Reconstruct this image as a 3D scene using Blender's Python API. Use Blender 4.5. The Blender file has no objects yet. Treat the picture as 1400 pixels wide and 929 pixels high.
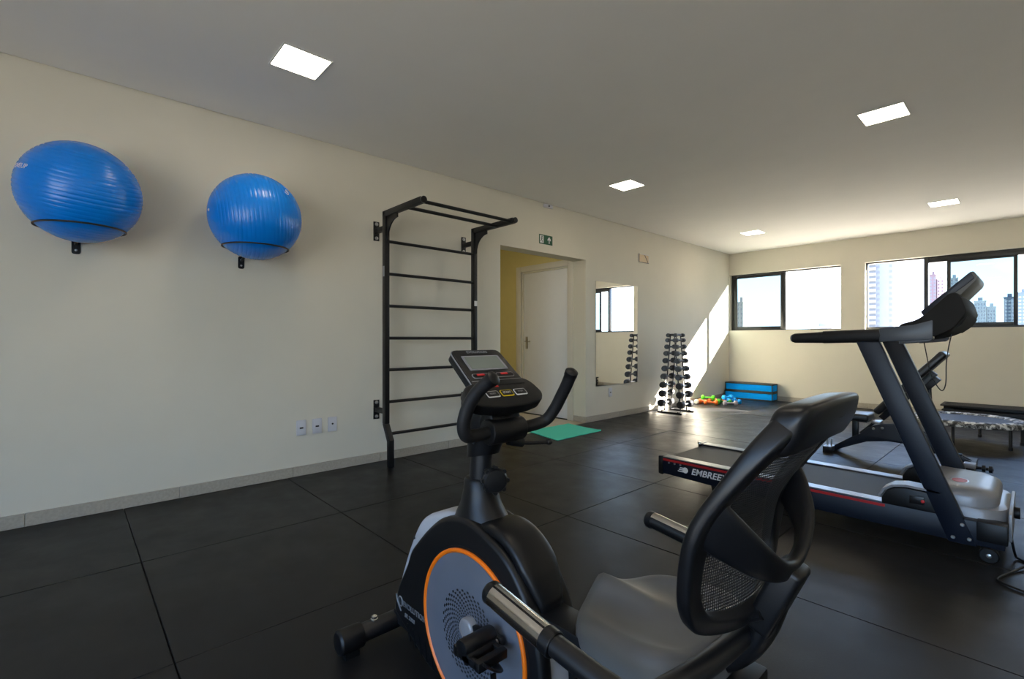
import bpy, bmesh, math, random
from mathutils import Vector, Matrix
random.seed(7)
PI = math.pi
scn = bpy.context.scene
COL = scn.collection

# ------------------------------------------------------------------ camera
CAM_H = 1.087
cam_d = bpy.data.cameras.new('camera')
cam = bpy.data.objects.new('camera', cam_d)
COL.objects.link(cam)
cam.location = (0, 0, CAM_H)
cam.rotation_euler = (PI / 2, 0, math.radians(47.37))
cam_d.sensor_fit = 'HORIZONTAL'
cam_d.sensor_width = 36.0
cam_d.lens = 36.0 * 659.74 / 1400.0
cam_d.clip_start = 0.02
cam_d.clip_end = 3000
scn.camera = cam

# ------------------------------------------------------------------ sky
world = bpy.data.worlds.new('sky')
scn.world = world
world.use_nodes = True
wn, wl = world.node_tree.nodes, world.node_tree.links
wn.clear()
w_out = wn.new('ShaderNodeOutputWorld')
w_bg = wn.new('ShaderNodeBackground')
w_tc = wn.new('ShaderNodeTexCoord')
w_sep = wn.new('ShaderNodeSeparateXYZ')
w_ramp = wn.new('ShaderNodeValToRGB')
w_ramp.color_ramp.elements[0].position = 0.0
w_ramp.color_ramp.elements[0].color = (0.66, 0.84, 1.0, 1)
w_ramp.color_ramp.elements[1].position = 0.75
w_ramp.color_ramp.elements[1].color = (0.14, 0.36, 0.95, 1)
el = w_ramp.color_ramp.elements.new(0.10)
el.color = (0.56, 0.80, 1.0, 1)
el = w_ramp.color_ramp.elements.new(0.24)
el.color = (0.25, 0.54, 1.0, 1)
w_noise = wn.new('ShaderNodeTexNoise')
w_noise.inputs['Scale'].default_value = 5.0
w_noise.inputs['Detail'].default_value = 5.0
w_map = wn.new('ShaderNodeMapping')
w_map.inputs['Scale'].default_value = (1, 1, 3.5)
w_cr = wn.new('ShaderNodeValToRGB')
w_cr.color_ramp.elements[0].position = 0.48
w_cr.color_ramp.elements[0].color = (0, 0, 0, 1)
w_cr.color_ramp.elements[1].position = 0.72
w_cr.color_ramp.elements[1].color = (0.8, 0.8, 0.8, 1)
w_mix = wn.new('ShaderNodeMixRGB')
w_mix.inputs['Color2'].default_value = (1, 1, 1, 1)
wl.new(w_tc.outputs['Generated'], w_sep.inputs[0])
wl.new(w_sep.outputs['Z'], w_ramp.inputs[0])
wl.new(w_tc.outputs['Generated'], w_map.inputs[0])
wl.new(w_map.outputs[0], w_noise.inputs['Vector'])
wl.new(w_noise.outputs['Fac'], w_cr.inputs[0])
wl.new(w_cr.outputs[0], w_mix.inputs['Fac'])
wl.new(w_ramp.outputs[0], w_mix.inputs['Color1'])
# below the horizon: sunlit ground
w_lt = wn.new('ShaderNodeMath')
w_lt.operation = 'LESS_THAN'
w_lt.inputs[1].default_value = 0.0
w_gnd = wn.new('ShaderNodeMixRGB')
w_gnd.inputs['Color2'].default_value = (0.90, 0.82, 0.72, 1)
wl.new(w_sep.outputs['Z'], w_lt.inputs[0])
wl.new(w_lt.outputs[0], w_gnd.inputs['Fac'])
wl.new(w_mix.outputs[0], w_gnd.inputs['Color1'])
wl.new(w_gnd.outputs[0], w_bg.inputs['Color'])
w_bg.inputs['Strength'].default_value = 4.4
wl.new(w_bg.outputs[0], w_out.inputs[0])

# ------------------------------------------------------------------ sun (high behind the back-right windows)
sun_d = bpy.data.lights.new('sun', 'SUN')
sun_d.energy = 60.0
sun_d.color = (1.0, 0.93, 0.82)
sun_d.angle = math.radians(0.6)
sun = bpy.data.objects.new('sun', sun_d)
COL.objects.link(sun)
sun.rotation_euler = Vector((-0.93, -1.0, -0.745)).to_track_quat('-Z', 'Y').to_euler()
LAMP_STRENGTH = 12.0
CORRIDOR_POWER = 38.0

scn.view_settings.view_transform = 'Standard'
scn.view_settings.look = 'None'
scn.view_settings.gamma = 1.0
scn.view_settings.use_curve_mapping = False
scn.view_settings.exposure = 0.9

# ================================================================== materials
def nd(nt, t, **kw):
    n = nt.nodes.new(t)
    for k, v in kw.items():
        n.inputs[k].default_value = v
    return n

MATS = {}
def mat(name, col, rough=0.5, metal=0.0, var=0.06, nscale=12.0, bump=0.0, bscale=200.0, spec=0.5, coat=0.0, sheen=0.0):
    if name in MATS:
        return MATS[name]
    m = bpy.data.materials.new(name)
    m.use_nodes = True
    nt = m.node_tree
    b = nt.nodes['Principled BSDF']
    b.inputs['Roughness'].default_value = rough
    b.inputs['Metallic'].default_value = metal
    b.inputs['Specular IOR Level'].default_value = spec
    b.inputs['Coat Weight'].default_value = coat
    b.inputs['Sheen Weight'].default_value = sheen
    tc = nd(nt, 'ShaderNodeTexCoord')
    no = nd(nt, 'ShaderNodeTexNoise', Scale=nscale, Detail=4.0)
    nt.links.new(tc.outputs['Object'], no.inputs['Vector'])
    r = nd(nt, 'ShaderNodeValToRGB')
    c = Vector(col[:3])
    lo = c * (1 - var)
    hi = c * (1 + var)
    r.color_ramp.elements[0].position = 0.3
    r.color_ramp.elements[0].color = (*lo, 1)
    r.color_ramp.elements[1].position = 0.7
    r.color_ramp.elements[1].color = (*[min(1, x) for x in hi], 1)
    nt.links.new(no.outputs['Fac'], r.inputs[0])
    nt.links.new(r.outputs[0], b.inputs['Base Color'])
    if bump > 0:
        n2 = nd(nt, 'ShaderNodeTexNoise', Scale=bscale, Detail=3.0)
        nt.links.new(tc.outputs['Object'], n2.inputs['Vector'])
        bp = nd(nt, 'ShaderNodeBump', Strength=bump, Distance=0.002)
        nt.links.new(n2.outputs['Fac'], bp.inputs['Height'])
        nt.links.new(bp.outputs[0], b.inputs['Normal'])
    MATS[name] = m
    return m

def emis(name, col, s):
    m = bpy.data.materials.new(name)
    m.use_nodes = True
    nt = m.node_tree
    b = nt.nodes['Principled BSDF']
    b.inputs['Base Color'].default_value = (*col, 1)
    b.inputs['Emission Color'].default_value = (*col, 1)
    b.inputs['Emission Strength'].default_value = s
    return m

def glass(name, tint, refl=0.08):
    m = bpy.data.materials.new(name)
    m.use_nodes = True
    nt = m.node_tree
    nt.nodes.clear()
    o = nd(nt, 'ShaderNodeOutputMaterial')
    t = nd(nt, 'ShaderNodeBsdfTransparent')
    t.inputs[0].default_value = (*tint, 1)
    g = nd(nt, 'ShaderNodeBsdfGlossy', Roughness=0.01)
    lw = nd(nt, 'ShaderNodeLayerWeight', Blend=0.5)
    pw = nd(nt, 'ShaderNodeMath')
    pw.operation = 'POWER'
    pw.inputs[1].default_value = 5.0
    f = nd(nt, 'ShaderNodeMath')
    f.operation = 'MULTIPLY_ADD'
    f.inputs[1].default_value = 0.9
    f.inputs[2].default_value = 0.03
    mx = nd(nt, 'ShaderNodeMixShader')
    nt.links.new(lw.outputs['Facing'], pw.inputs[0])
    nt.links.new(pw.outputs[0], f.inputs[0])
    nt.links.new(f.outputs[0], mx.inputs[0])
    nt.links.new(t.outputs[0], mx.inputs[1])
    nt.links.new(g.outputs[0], mx.inputs[2])
    nt.links.new(mx.outputs[0], o.inputs[0])
    return m

def mesh_fabric():
    m = bpy.data.materials.new('mesh_fabric')
    m.use_nodes = True
    nt = m.node_tree
    b = nt.nodes['Principled BSDF']
    b.inputs['Base Color'].default_value = (0.02, 0.02, 0.022, 1)
    b.inputs['Roughness'].default_value = 0.6
    o = nt.nodes['Material Output']
    tc = nd(nt, 'ShaderNodeTexCoord')
    w1 = nd(nt, 'ShaderNodeTexWave', Scale=62.0)
    w1.bands_direction = 'Z'
    w2 = nd(nt, 'ShaderNodeTexWave', Scale=62.0)
    w2.bands_direction = 'Y'
    nt.links.new(tc.outputs['Object'], w1.inputs['Vector'])
    nt.links.new(tc.outputs['Object'], w2.inputs['Vector'])
    mu = nd(nt, 'ShaderNodeMath')
    mu.operation = 'MULTIPLY'
    nt.links.new(w1.outputs['Fac'], mu.inputs[0])
    nt.links.new(w2.outputs['Fac'], mu.inputs[1])
    gt = nd(nt, 'ShaderNodeMath')
    gt.operation = 'GREATER_THAN'
    gt.inputs[1].default_value = 0.33
    nt.links.new(mu.outputs[0], gt.inputs[0])
    t = nd(nt, 'ShaderNodeBsdfTransparent')
    mx = nd(nt, 'ShaderNodeMixShader')
    nt.links.new(gt.outputs[0], mx.inputs[0])
    nt.links.new(b.outputs[0], mx.inputs[1])
    nt.links.new(t.outputs[0], mx.inputs[2])
    nt.links.new(mx.outputs[0], o.inputs[0])
    return m

def camo():
    m = bpy.data.materials.new('camouflage_cover')
    m.use_nodes = True
    nt = m.node_tree
    b = nt.nodes['Principled BSDF']
    b.inputs['Roughness'].default_value = 0.6
    tc = nd(nt, 'ShaderNodeTexCoord')
    no = nd(nt, 'ShaderNodeTexNoise', Scale=22.0, Detail=1.0)
    nt.links.new(tc.outputs['Object'], no.inputs['Vector'])
    r = nd(nt, 'ShaderNodeValToRGB')
    r.color_ramp.interpolation = 'CONSTANT'
    r.color_ramp.elements[0].color = (0.03, 0.03, 0.03, 1)
    r.color_ramp.elements[1].position = 0.44
    r.color_ramp.elements[1].color = (0.28, 0.28, 0.27, 1)
    for p, c in ((0.5, (0.09, 0.09, 0.09, 1)), (0.57, (0.7, 0.7, 0.68, 1))):
        e = r.color_ramp.elements.new(p)
        e.color = c
    nt.links.new(no.outputs['Fac'], r.inputs[0])
    nt.links.new(r.outputs[0], b.inputs['Base Color'])
    return m

M_WALL = mat('painted_wall_cream', (0.68, 0.645, 0.545), 0.75, var=0.015, nscale=3, bump=0.08, bscale=350)
M_CEIL = mat('painted_ceiling', (0.90, 0.875, 0.83), 0.8, var=0.01, nscale=3)
M_RUBBER = mat('rubber_floor', (0.011, 0.011, 0.0115), 0.38, var=0.35, nscale=240, bump=0.30, bscale=420, spec=0.18)
def dusty(m, dust, amount):
    nt = m.node_tree
    b = nt.nodes['Principled BSDF']
    src = b.inputs['Base Color'].links[0].from_socket
    tc = nd(nt, 'ShaderNodeTexCoord')
    oi = nd(nt, 'ShaderNodeObjectInfo')
    add = nd(nt, 'ShaderNodeVectorMath')
    add.operation = 'ADD'
    no = nd(nt, 'ShaderNodeTexNoise', Scale=4.5, Detail=7.0, Roughness=0.65)
    nt.links.new(tc.outputs['Object'], add.inputs[0])
    nt.links.new(oi.outputs['Location'], add.inputs[1])
    nt.links.new(add.outputs[0], no.inputs['Vector'])
    r = nd(nt, 'ShaderNodeMapRange')
    r.inputs['From Min'].default_value = 0.45
    r.inputs['From Max'].default_value = 0.75
    r.inputs['To Max'].default_value = amount
    nt.links.new(no.outputs['Fac'], r.inputs['Value'])
    mx = nd(nt, 'ShaderNodeMixRGB')
    mx.inputs['Color2'].default_value = (*dust, 1)
    nt.links.new(r.outputs[0], mx.inputs['Fac'])
    nt.links.new(src, mx.inputs['Color1'])
    nt.links.new(mx.outputs[0], b.inputs['Base Color'])
    rr = nd(nt, 'ShaderNodeMapRange')
    rr.inputs['From Min'].default_value = 0.35
    rr.inputs['From Max'].default_value = 0.7
    rr.inputs['To Min'].default_value = 0.31
    rr.inputs['To Max'].default_value = 0.44
    nt.links.new(no.outputs['Fac'], rr.inputs['Value'])
    nt.links.new(rr.outputs[0], b.inputs['Roughness'])
dusty(M_RUBBER, (0.026, 0.025, 0.024), 0.30)
M_SLAB = mat('floor_slab', (0.01, 0.01, 0.01), 0.9)
M_STONE = mat('skirting_stone', (0.40, 0.365, 0.30), 0.55, var=0.1, nscale=60)
M_TILE = mat('beige_floor_tile', (0.55, 0.49, 0.38), 0.3, var=0.04, nscale=6)
M_DOOR = mat('door_white', (0.74, 0.75, 0.76), 0.45, var=0.01)
M_TRIM = mat('door_trim', (0.66, 0.63, 0.55), 0.45, var=0.01)
M_BLKMETAL = mat('black_powder_coat', (0.004, 0.0045, 0.006), 0.42, var=0.05, bump=0.05, bscale=600)
M_ALU = mat('dark_aluminium', (0.014, 0.015, 0.017), 0.35, var=0.03)
M_BLKPL = mat('black_plastic', (0.004, 0.0042, 0.005), 0.40, var=0.05, bump=0.06, bscale=700, spec=0.38)
M_BLKGLOSS = mat('black_gloss_plastic', (0.006, 0.006, 0.007), 0.28, var=0.05)
M_GREYPL = mat('grey_plastic', (0.055, 0.062, 0.075), 0.38, var=0.03)
M_DISC = mat('blue_grey_disc', (0.115, 0.125, 0.15), 0.42, var=0.04)
M_SILVERPL = mat('silver_plastic', (0.26, 0.26, 0.275), 0.34, metal=0.2, var=0.03)
M_SPINE = mat('light_silver_plastic', (0.44, 0.45, 0.48), 0.36, metal=0.15, var=0.03)
M_CHROME = mat('chrome', (0.62, 0.60, 0.57), 0.17, metal=1.0, var=0.02)
M_STEEL = mat('brushed_steel', (0.5, 0.5, 0.5), 0.32, metal=1.0, var=0.05)
M_ORANGE = mat('orange_ring', (0.86, 0.17, 0.005), 0.35, var=0.03)
M_FOAM = mat('black_foam', (0.004, 0.004, 0.005), 0.6, var=0.1, bump=0.2, bscale=500)
M_SEAT = mat('seat_vinyl', (0.10, 0.103, 0.104), 0.45, var=0.05, bump=0.12, bscale=900)
M_FRAMEPL = mat('backrest_plastic', (0.0045, 0.0048, 0.006), 0.36, var=0.05, bump=0.05, bscale=900, spec=0.4)
M_MATTE = mat('matte_dark_plastic', (0.014, 0.013, 0.012), 0.7, var=0.05, bump=0.1, bscale=700, spec=0.2)
M_MESH = mesh_fabric()
M_BALL = mat('blue_ball_vinyl', (0.001, 0.21, 0.80), 0.27, var=0.03, nscale=4, spec=0.5)
M_WHITE = mat('white_print', (0.75, 0.75, 0.75), 0.5, var=0.01)
M_DIMWHITE = mat('grey_print', (0.30, 0.31, 0.33), 0.5, var=0.01)
M_TXT = mat('dim_print', (0.14, 0.145, 0.155), 0.5, var=0.01)
M_OUTLET = mat('outlet_plastic', (0.62, 0.62, 0.66), 0.35, var=0.01)
M_DARK = mat('dark_hole', (0.01, 0.01, 0.01), 0.6)
M_GREEN = mat('sign_green', (0.003, 0.075, 0.03), 0.4, var=0.02)
M_MAT = mat('green_doormat', (0.07, 0.62, 0.47), 0.85, var=0.12, nscale=120, bump=0.5, bscale=300)
M_STEPBLUE = mat('blue_foam', (0.0, 0.34, 1.0), 0.8, var=0.03, bump=0.15, spec=0.1)
M_STEPBLK = mat('black_step_rubber', (0.015, 0.015, 0.017), 0.5, var=0.1, bump=0.2)
M_RED = mat('red_stripe', (0.42, 0.012, 0.014), 0.4, var=0.03)
M_BELT = mat('treadmill_belt', (0.014, 0.014, 0.015), 0.6, var=0.12, nscale=160, bump=0.2, bscale=400, spec=0.3)
M_RAIL = mat('foot_rail_alu', (0.42, 0.42, 0.43), 0.33, metal=0.9, var=0.03)
M_NAVY = mat('dark_navy_paint', (0.0035, 0.007, 0.017), 0.42, var=0.05, spec=0.4)
M_TANGREY = mat('console_back_grey', (0.10, 0.095, 0.085), 0.5, var=0.02)
M_LCD = mat('lcd_screen', (0.20, 0.22, 0.19), 0.2, var=0.02)
M_YELLOW = mat('yellow_key', (0.75, 0.55, 0.0), 0.4, var=0.02)
M_REDKEY = mat('red_key', (0.65, 0.02, 0.02), 0.4, var=0.02)
M_MIRROR = mat('mirror_glass', (0.92, 0.93, 0.92), 0.0, metal=1.0, var=0.0)
M_IRON = mat('dumbbell_black', (0.02, 0.02, 0.022), 0.38, var=0.1)
M_LEATHER = mat('bench_vinyl', (0.018, 0.018, 0.021), 0.33, var=0.05)
M_CAMO = camo()
M_GLASS = glass('tinted_window_glass', (0.47, 0.515, 0.52))
M_GLASS_NEAR = glass('added_door_glass', (0.93, 0.955, 0.98))
M_JBOX = mat('junction_box', (0.62, 0.48, 0.30), 0.5, var=0.05)
M_CORRIDOR = mat('corridor_paint', (0.64, 0.555, 0.25), 0.75, var=0.02)

# ================================================================== mesh helpers
def spow(v, e):
    return v if e == 1.0 else math.copysign(abs(v) ** e, v)

class MB:
    def __init__(s):
        s.v = []
        s.f = []
    def add(s, vs, fs):
        o = len(s.v)
        s.v += [Vector(p) for p in vs]
        s.f += [[i + o for i in f] for f in fs]
        return s
    def box(s, lo, hi):
        x0, y0, z0 = lo
        x1, y1, z1 = hi
        return s.add([(x0, y0, z0), (x1, y0, z0), (x1, y1, z0), (x0, y1, z0), (x0, y0, z1), (x1, y0, z1), (x1, y1, z1), (x0, y1, z1)],
                     [(0, 3, 2, 1), (4, 5, 6, 7), (0, 1, 5, 4), (1, 2, 6, 5), (2, 3, 7, 6), (3, 0, 4, 7)])
    def obox(s, c, size, rot):
        a = MB().box([-x / 2 for x in size], [x / 2 for x in size])
        return s.add([Vector(c) + rot @ p for p in a.v], a.f)
    def prism_xz(s, poly, y0, y1):
        n = len(poly)
        vs = [(x, y0, z) for x, z in poly] + [(x, y1, z) for x, z in poly]
        return s.add(vs, [list(range(n)), list(range(2 * n - 1, n - 1, -1))] + [(i, i + n, (i + 1) % n + n, (i + 1) % n) for i in range(n)])
    def prism_yz(s, poly, x0, x1):
        n = len(poly)
        vs = [(x0, y, z) for y, z in poly] + [(x1, y, z) for y, z in poly]
        return s.add(vs, [list(range(n)), list(range(2 * n - 1, n - 1, -1))] + [(i, i + n, (i + 1) % n + n, (i + 1) % n) for i in range(n)])
    def prism_xy(s, poly, z0, z1):
        n = len(poly)
        vs = [(x, y, z0) for x, y in poly] + [(x, y, z1) for x, y in poly]
        return s.add(vs, [list(range(n)), list(range(2 * n - 1, n - 1, -1))] + [(i, i + n, (i + 1) % n + n, (i + 1) % n) for i in range(n)])
    def loops(s, rings, cap=True, closed=False):
        n = len(rings[0])
        o = len(s.v)
        for r in rings:
            s.v += [Vector(p) for p in r]
        m = len(rings)
        for k in range(m if closed else m - 1):
            a, b = o + k * n, o + ((k + 1) % m) * n
            for i in range(n):
                s.f.append([a + i, a + (i + 1) % n, b + (i + 1) % n, b + i])
        if cap and not closed:
            s.f.append([o + i for i in range(n)][::-1])
            s.f.append([o + (m - 1) * n + i for i in range(n)])
        return s
    def tube(s, path, r, n=14, closed=False, cap=True, flat=None, sq=1.0):
        """path swept; r number, list, or (ra, rb) elliptical with flat = reference up vector"""
        P = [Vector(p) for p in path]
        m = len(P)
        rings = []
        prev = None
        for i in range(m):
            if closed:
                t = (P[(i + 1) % m] - P[i - 1]).normalized()
            else:
                t = (P[min(i + 1, m - 1)] - P[max(i - 1, 0)]).normalized()
            if flat is not None:
                u = Vector(flat)
                u = (u - t * u.dot(t)).normalized()
            elif prev is None:
                u = t.orthogonal().normalized()
            else:
                u = (prev - t * prev.dot(t)).normalized()
            prev = u
            w = t.cross(u)
            ri = r[i] if isinstance(r, list) else r
            ra, rb = ri if isinstance(ri, tuple) else (ri, ri)
            rings.append([P[i] + u * (ra * spow(math.cos(2 * PI * k / n), sq)) + w * (rb * spow(math.sin(2 * PI * k / n), sq)) for k in range(n)])
        return s.loops(rings, cap=cap, closed=closed)
    def cyl(s, a, b, r, r2=None, n=20):
        return s.tube([a, b], [r, r if r2 is None else r2], n)
    def lathe(s, prof, c=(0, 0, 0), axis=(0, 0, 1), n=32, cap=True):
        """prof: (radius, height) list along axis"""
        ax = Vector(axis).normalized()
        u = ax.orthogonal().normalized()
        w = ax.cross(u)
        c = Vector(c)
        rings = [[c + ax * h + u * (max(r, 1e-4) * math.cos(2 * PI * k / n)) + w * (max(r, 1e-4) * math.sin(2 * PI * k / n)) for k in range(n)] for r, h in prof]
        return s.loops(rings, cap=cap)
    def grid(s, fn, nu, nv):
        o = len(s.v)
        for i in range(nu + 1):
            for j in range(nv + 1):
                s.v.append(Vector(fn(i / nu, j / nv)))
        for i in range(nu):
            for j in range(nv):
                a = o + i * (nv + 1) + j
                s.f.append([a, a + 1, a + nv + 2, a + nv + 1])
        return s
    def mesh(s, name, bevel=0, seg=2, smooth=35, off=(0, 0, 0)):
        me = bpy.data.meshes.new(name)
        off = Vector(off)
        me.from_pydata([p - off for p in s.v], [], s.f)
        bm = bmesh.new()
        bm.from_mesh(me)
        bmesh.ops.recalc_face_normals(bm, faces=bm.faces)
        if bevel > 0:
            es = [e for e in bm.edges if len(e.link_faces) == 2 and e.calc_face_angle(0) > math.radians(28)]
            bmesh.ops.bevel(bm, geom=es, offset=bevel, segments=seg, profile=0.5, affect='EDGES', clamp_overlap=True)
        bm.to_mesh(me)
        bm.free()
        if smooth:
            for p in me.polygons:
                p.use_smooth = True
            me.set_sharp_from_angle(angle=math.radians(smooth))
        return me

WORLD = {}
def wpos(o):
    return WORLD.get(o.name, Vector((0, 0, 0))) if o else Vector((0, 0, 0))

def link(name, me, m, parent=None):
    o = bpy.data.objects.new(name, me)
    COL.objects.link(o)
    if m is not None:
        me.materials.clear()
        me.materials.append(m)
    if parent is not None:
        o.parent = parent
        WORLD[o.name] = wpos(parent)
    return o

def part(name, mb, m, parent=None, bevel=0, seg=2, smooth=35, local=False):
    """mb in world coordinates unless local"""
    off = (0, 0, 0) if local else wpos(parent)
    return link(name, mb.mesh(name, bevel, seg, smooth, off), m, parent)

def thing(name, label, cat, loc=(0, 0, 0), rz=0, group=None):
    o = bpy.data.objects.new(name, None)
    COL.objects.link(o)
    o.location = loc
    o.rotation_euler = (0, 0, rz)
    o.empty_display_size = 0.1
    WORLD[o.name] = Vector(loc)
    o['label'] = label
    o['category'] = cat
    if group:
        o['group'] = group
    return o

def tag(o, label, cat, group=None):
    o['label'] = label
    o['category'] = cat
    if group:
        o['group'] = group
    return o

def struct(name, mb, m, label=None, bevel=0, smooth=35):
    o = part(name, mb, m, None, bevel, smooth=smooth)
    o['kind'] = 'structure'
    if label:
        o['label'] = label
    return o

def sroot(name, label, loc=(0, 0, 0)):
    o = bpy.data.objects.new(name, None)
    COL.objects.link(o)
    o.location = loc
    WORLD[o.name] = Vector(loc)
    o['kind'] = 'structure'
    o['label'] = label
    return o

def text_mesh(txt, size, extrude=0.0006, shear=0.0, bold=0.0):
    cu = bpy.data.curves.new('txt', 'FONT')
    cu.body = txt
    cu.size = size
    cu.extrude = extrude
    cu.shear = shear
    cu.offset = bold
    cu.align_x = 'CENTER'
    cu.align_y = 'CENTER'
    cu.resolution_u = 3
    ob = bpy.data.objects.new('txt', cu)
    COL.objects.link(ob)
    bpy.context.view_layer.update()
    me = bpy.data.meshes.new_from_object(ob.evaluated_get(bpy.context.evaluated_depsgraph_get()))
    bpy.data.objects.remove(ob)
    bpy.data.curves.remove(cu)
    return me

def text_part(name, txt, size, m, parent, origin, xdir, ydir, **kw):
    me = text_mesh(txt, size, **kw)
    X, Y = Vector(xdir).normalized(), Vector(ydir).normalized()
    N = X.cross(Y)
    o = Vector(origin) - wpos(parent)
    for v in me.vertices:
        v.co = o + X * v.co.x + Y * v.co.y + N * v.co.z
    me.name = name
    return link(name, me, m, parent)

def smooth_path(pts, n=8):
    """Catmull-Rom"""
    P = [Vector(p) for p in pts]
    out = []
    for i in range(len(P) - 1):
        p0, p1, p2, p3 = P[max(i - 1, 0)], P[i], P[i + 1], P[min(i + 2, len(P) - 1)]
        for k in range(n):
            t = k / n
            out.append(0.5 * ((2 * p1) + (p2 - p0) * t + (2 * p0 - 5 * p1 + 4 * p2 - p3) * t * t + (3 * p1 - p0 - 3 * p2 + p3) * t ** 3))
    out.append(P[-1])
    return out

def fillet(pts, r, n=5):
    """polyline with rounded corners"""
    P = [Vector(p) for p in pts]
    out = [P[0]]
    for i in range(1, len(P) - 1):
        a, b, c = P[i - 1], P[i], P[i + 1]
        d1, d2 = (a - b), (c - b)
        q = min(r, d1.length * 0.49, d2.length * 0.49)
        s0, s1 = b + d1.normalized() * q, b + d2.normalized() * q
        for k in range(n + 1):
            t = k / n
            out.append(s0 * (1 - t) ** 2 + b * 2 * t * (1 - t) + s1 * t * t)
    out.append(P[-1])
    return out

def fillet_poly(poly, r, n=4):
    P = [Vector((a, b, 0)) for a, b in poly]
    out = []
    m = len(P)
    for i in range(m):
        a, b, c = P[i - 1], P[i], P[(i + 1) % m]
        rr = r[i] if isinstance(r, (list, tuple)) else r
        d1, d2 = a - b, c - b
        q = min(rr, d1.length * 0.49, d2.length * 0.49)
        if q < 1e-5:
            out.append((b.x, b.y))
            continue
        s0, s1 = b + d1.normalized() * q, b + d2.normalized() * q
        for k in range(n + 1):
            t = k / n
            p = s0 * (1 - t) ** 2 + b * 2 * t * (1 - t) + s1 * t * t
            out.append((p.x, p.y))
    return out

# ================================================================== ROOM
XL, XR, YB, YN, H = -3.98, 2.5, 9.31, -2.7, 2.714
T = 0.2
# floor
floor = struct('floor', MB().box((XL, YN, -0.12), (XR, YB, -0.022)), M_SLAB, 'concrete floor slab laid with black rubber gym tiles')
xs = [XL + 0.002] + [-2.958 + 1.0 * k for k in range(6)] + [XR]
ys = [YN] + [0.2644 + 1.0 * k for k in range(-4, 10)] + [YB - 0.002]
ys = sorted(set(round(y, 4) for y in ys if y >= YN))
tile_cache = {}
for i in range(len(xs) - 1):
    for j in range(len(ys) - 1):
        w, d = round(xs[i + 1] - xs[i], 3), round(ys[j + 1] - ys[j], 3)
        if w < 0.05 or d < 0.05:
            continue
        if (w, d) not in tile_cache:
            g = 0.0018
            me = MB().box((g, g, -0.022), (w - g, d - g, 0)).mesh('rubber_tile', bevel=0.002, seg=1, smooth=0)
            me.materials.append(M_RUBBER)
            tile_cache[(w, d)] = me
        o = bpy.data.objects.new('rubber_tile', tile_cache[(w, d)])
        COL.objects.link(o)
        o.parent = floor
        o.location = (xs[i], ys[j], random.uniform(-0.0012, 0))
# ceiling with a shadow gap along the left wall
struct('ceiling', MB().box((XL + 0.014, YN, H), (XR, YB, H + 0.03)).box((XL - 0.2, YN, H + 0.03), (XR + 0.2, YB + 0.2, H + 0.15)), M_CEIL, 'flat painted ceiling with recessed light panels')
# left wall with the doorway
DY0, DY1, DZ = 3.49, 4.97, 2.125
struct('wall_left', MB().box((XL - T, YN - T, -0.12), (XL, DY0, H + 0.03)).box((XL - T, DY1, -0.12), (XL, YB + T, H + 0.03)).box((XL - T, DY0, DZ), (XL, DY1, H + 0.03)), M_WALL, 'long cream painted wall with exercise balls, wall bars and doorway')
# back wall with two windows
W1 = (-3.968, -2.168, 1.256, 2.312)
W2 = (-1.842, 1.30, 1.256, 2.312)
b = MB()
for x0, x1 in ((XL, W1[0]), (W1[1], W2[0]), (W2[1], XR + T)):
    b.box((x0, YB, -0.12), (x1, YB + T, H + 0.03))
for w in (W1, W2):
    b.box((w[0], YB, -0.12), (w[1], YB + T, w[2]))
    b.box((w[0], YB, w[3]), (w[1], YB + T, H + 0.03))
struct('wall_back', b, M_WALL, 'cream end wall with two sliding windows')
struct('wall_right', MB().box((XR, YN - T, -0.12), (XR + T, YB, H + 0.03)), M_WALL, 'plain cream wall on the right side')
W3 = (-1.6, 2.4, 0.10, 2.45)  # unseen opening, added so that daylight enters from this side
b = MB()
b.box((XL, YN - T, -0.12), (W3[0], YN, H + 0.03)).box((W3[1], YN - T, -0.12), (XR, YN, H + 0.03))
b.box((W3[0], YN - T, -0.12), (W3[1], YN, W3[2])).box((W3[0], YN - T, W3[3]), (W3[1], YN, H + 0.03))
struct('wall_near', b, M_WALL, 'cream wall behind the camera with a wide glazed front added for daylight')

# baseboards, stone pieces
def skirting(name, label, a, bb, side, step, start):
    r = sroot(name, label)
    t, h = 0.012, 0.078
    cuts = [a]
    c = start
    while c < bb:
        if c > a + 0.02:
            cuts.append(c)
        c += step
    cuts.append(bb)
    for p, q in zip(cuts[:-1], cuts[1:]):
        if side == 'left':
            m = MB().box((XL, p + 0.001, 0), (XL + t, q - 0.001, h))
        elif side == 'back':
            m = MB().box((p + 0.001, YB - t, 0), (q - 0.001, YB, h))
        elif side == 'jamb':
            m = MB().box((p + 0.001, DY1 - t, 0), (q - 0.001, DY1, h))
        part('skirting_piece', m, M_STONE, r, bevel=0.002, seg=1)
    return r
skirting('baseboard_left', 'grey stone skirting along the cream wall', YN, DY0, 'left', 0.745, -0.184 - 0.745 * 6)
skirting('baseboard_left_far', 'grey stone skirting between doorway and far corner', DY1, YB, 'left', 0.745, DY1 + 0.745)
skirting('baseboard_back', 'grey stone skirting under the windows', XL + 0.012, XR, 'back', 0.745, XL + 0.7)
skirting('baseboard_doorway', 'grey stone skirting on the doorway reveal', -4.215, XL + 0.012, 'jamb', 0.745, 0)

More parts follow.
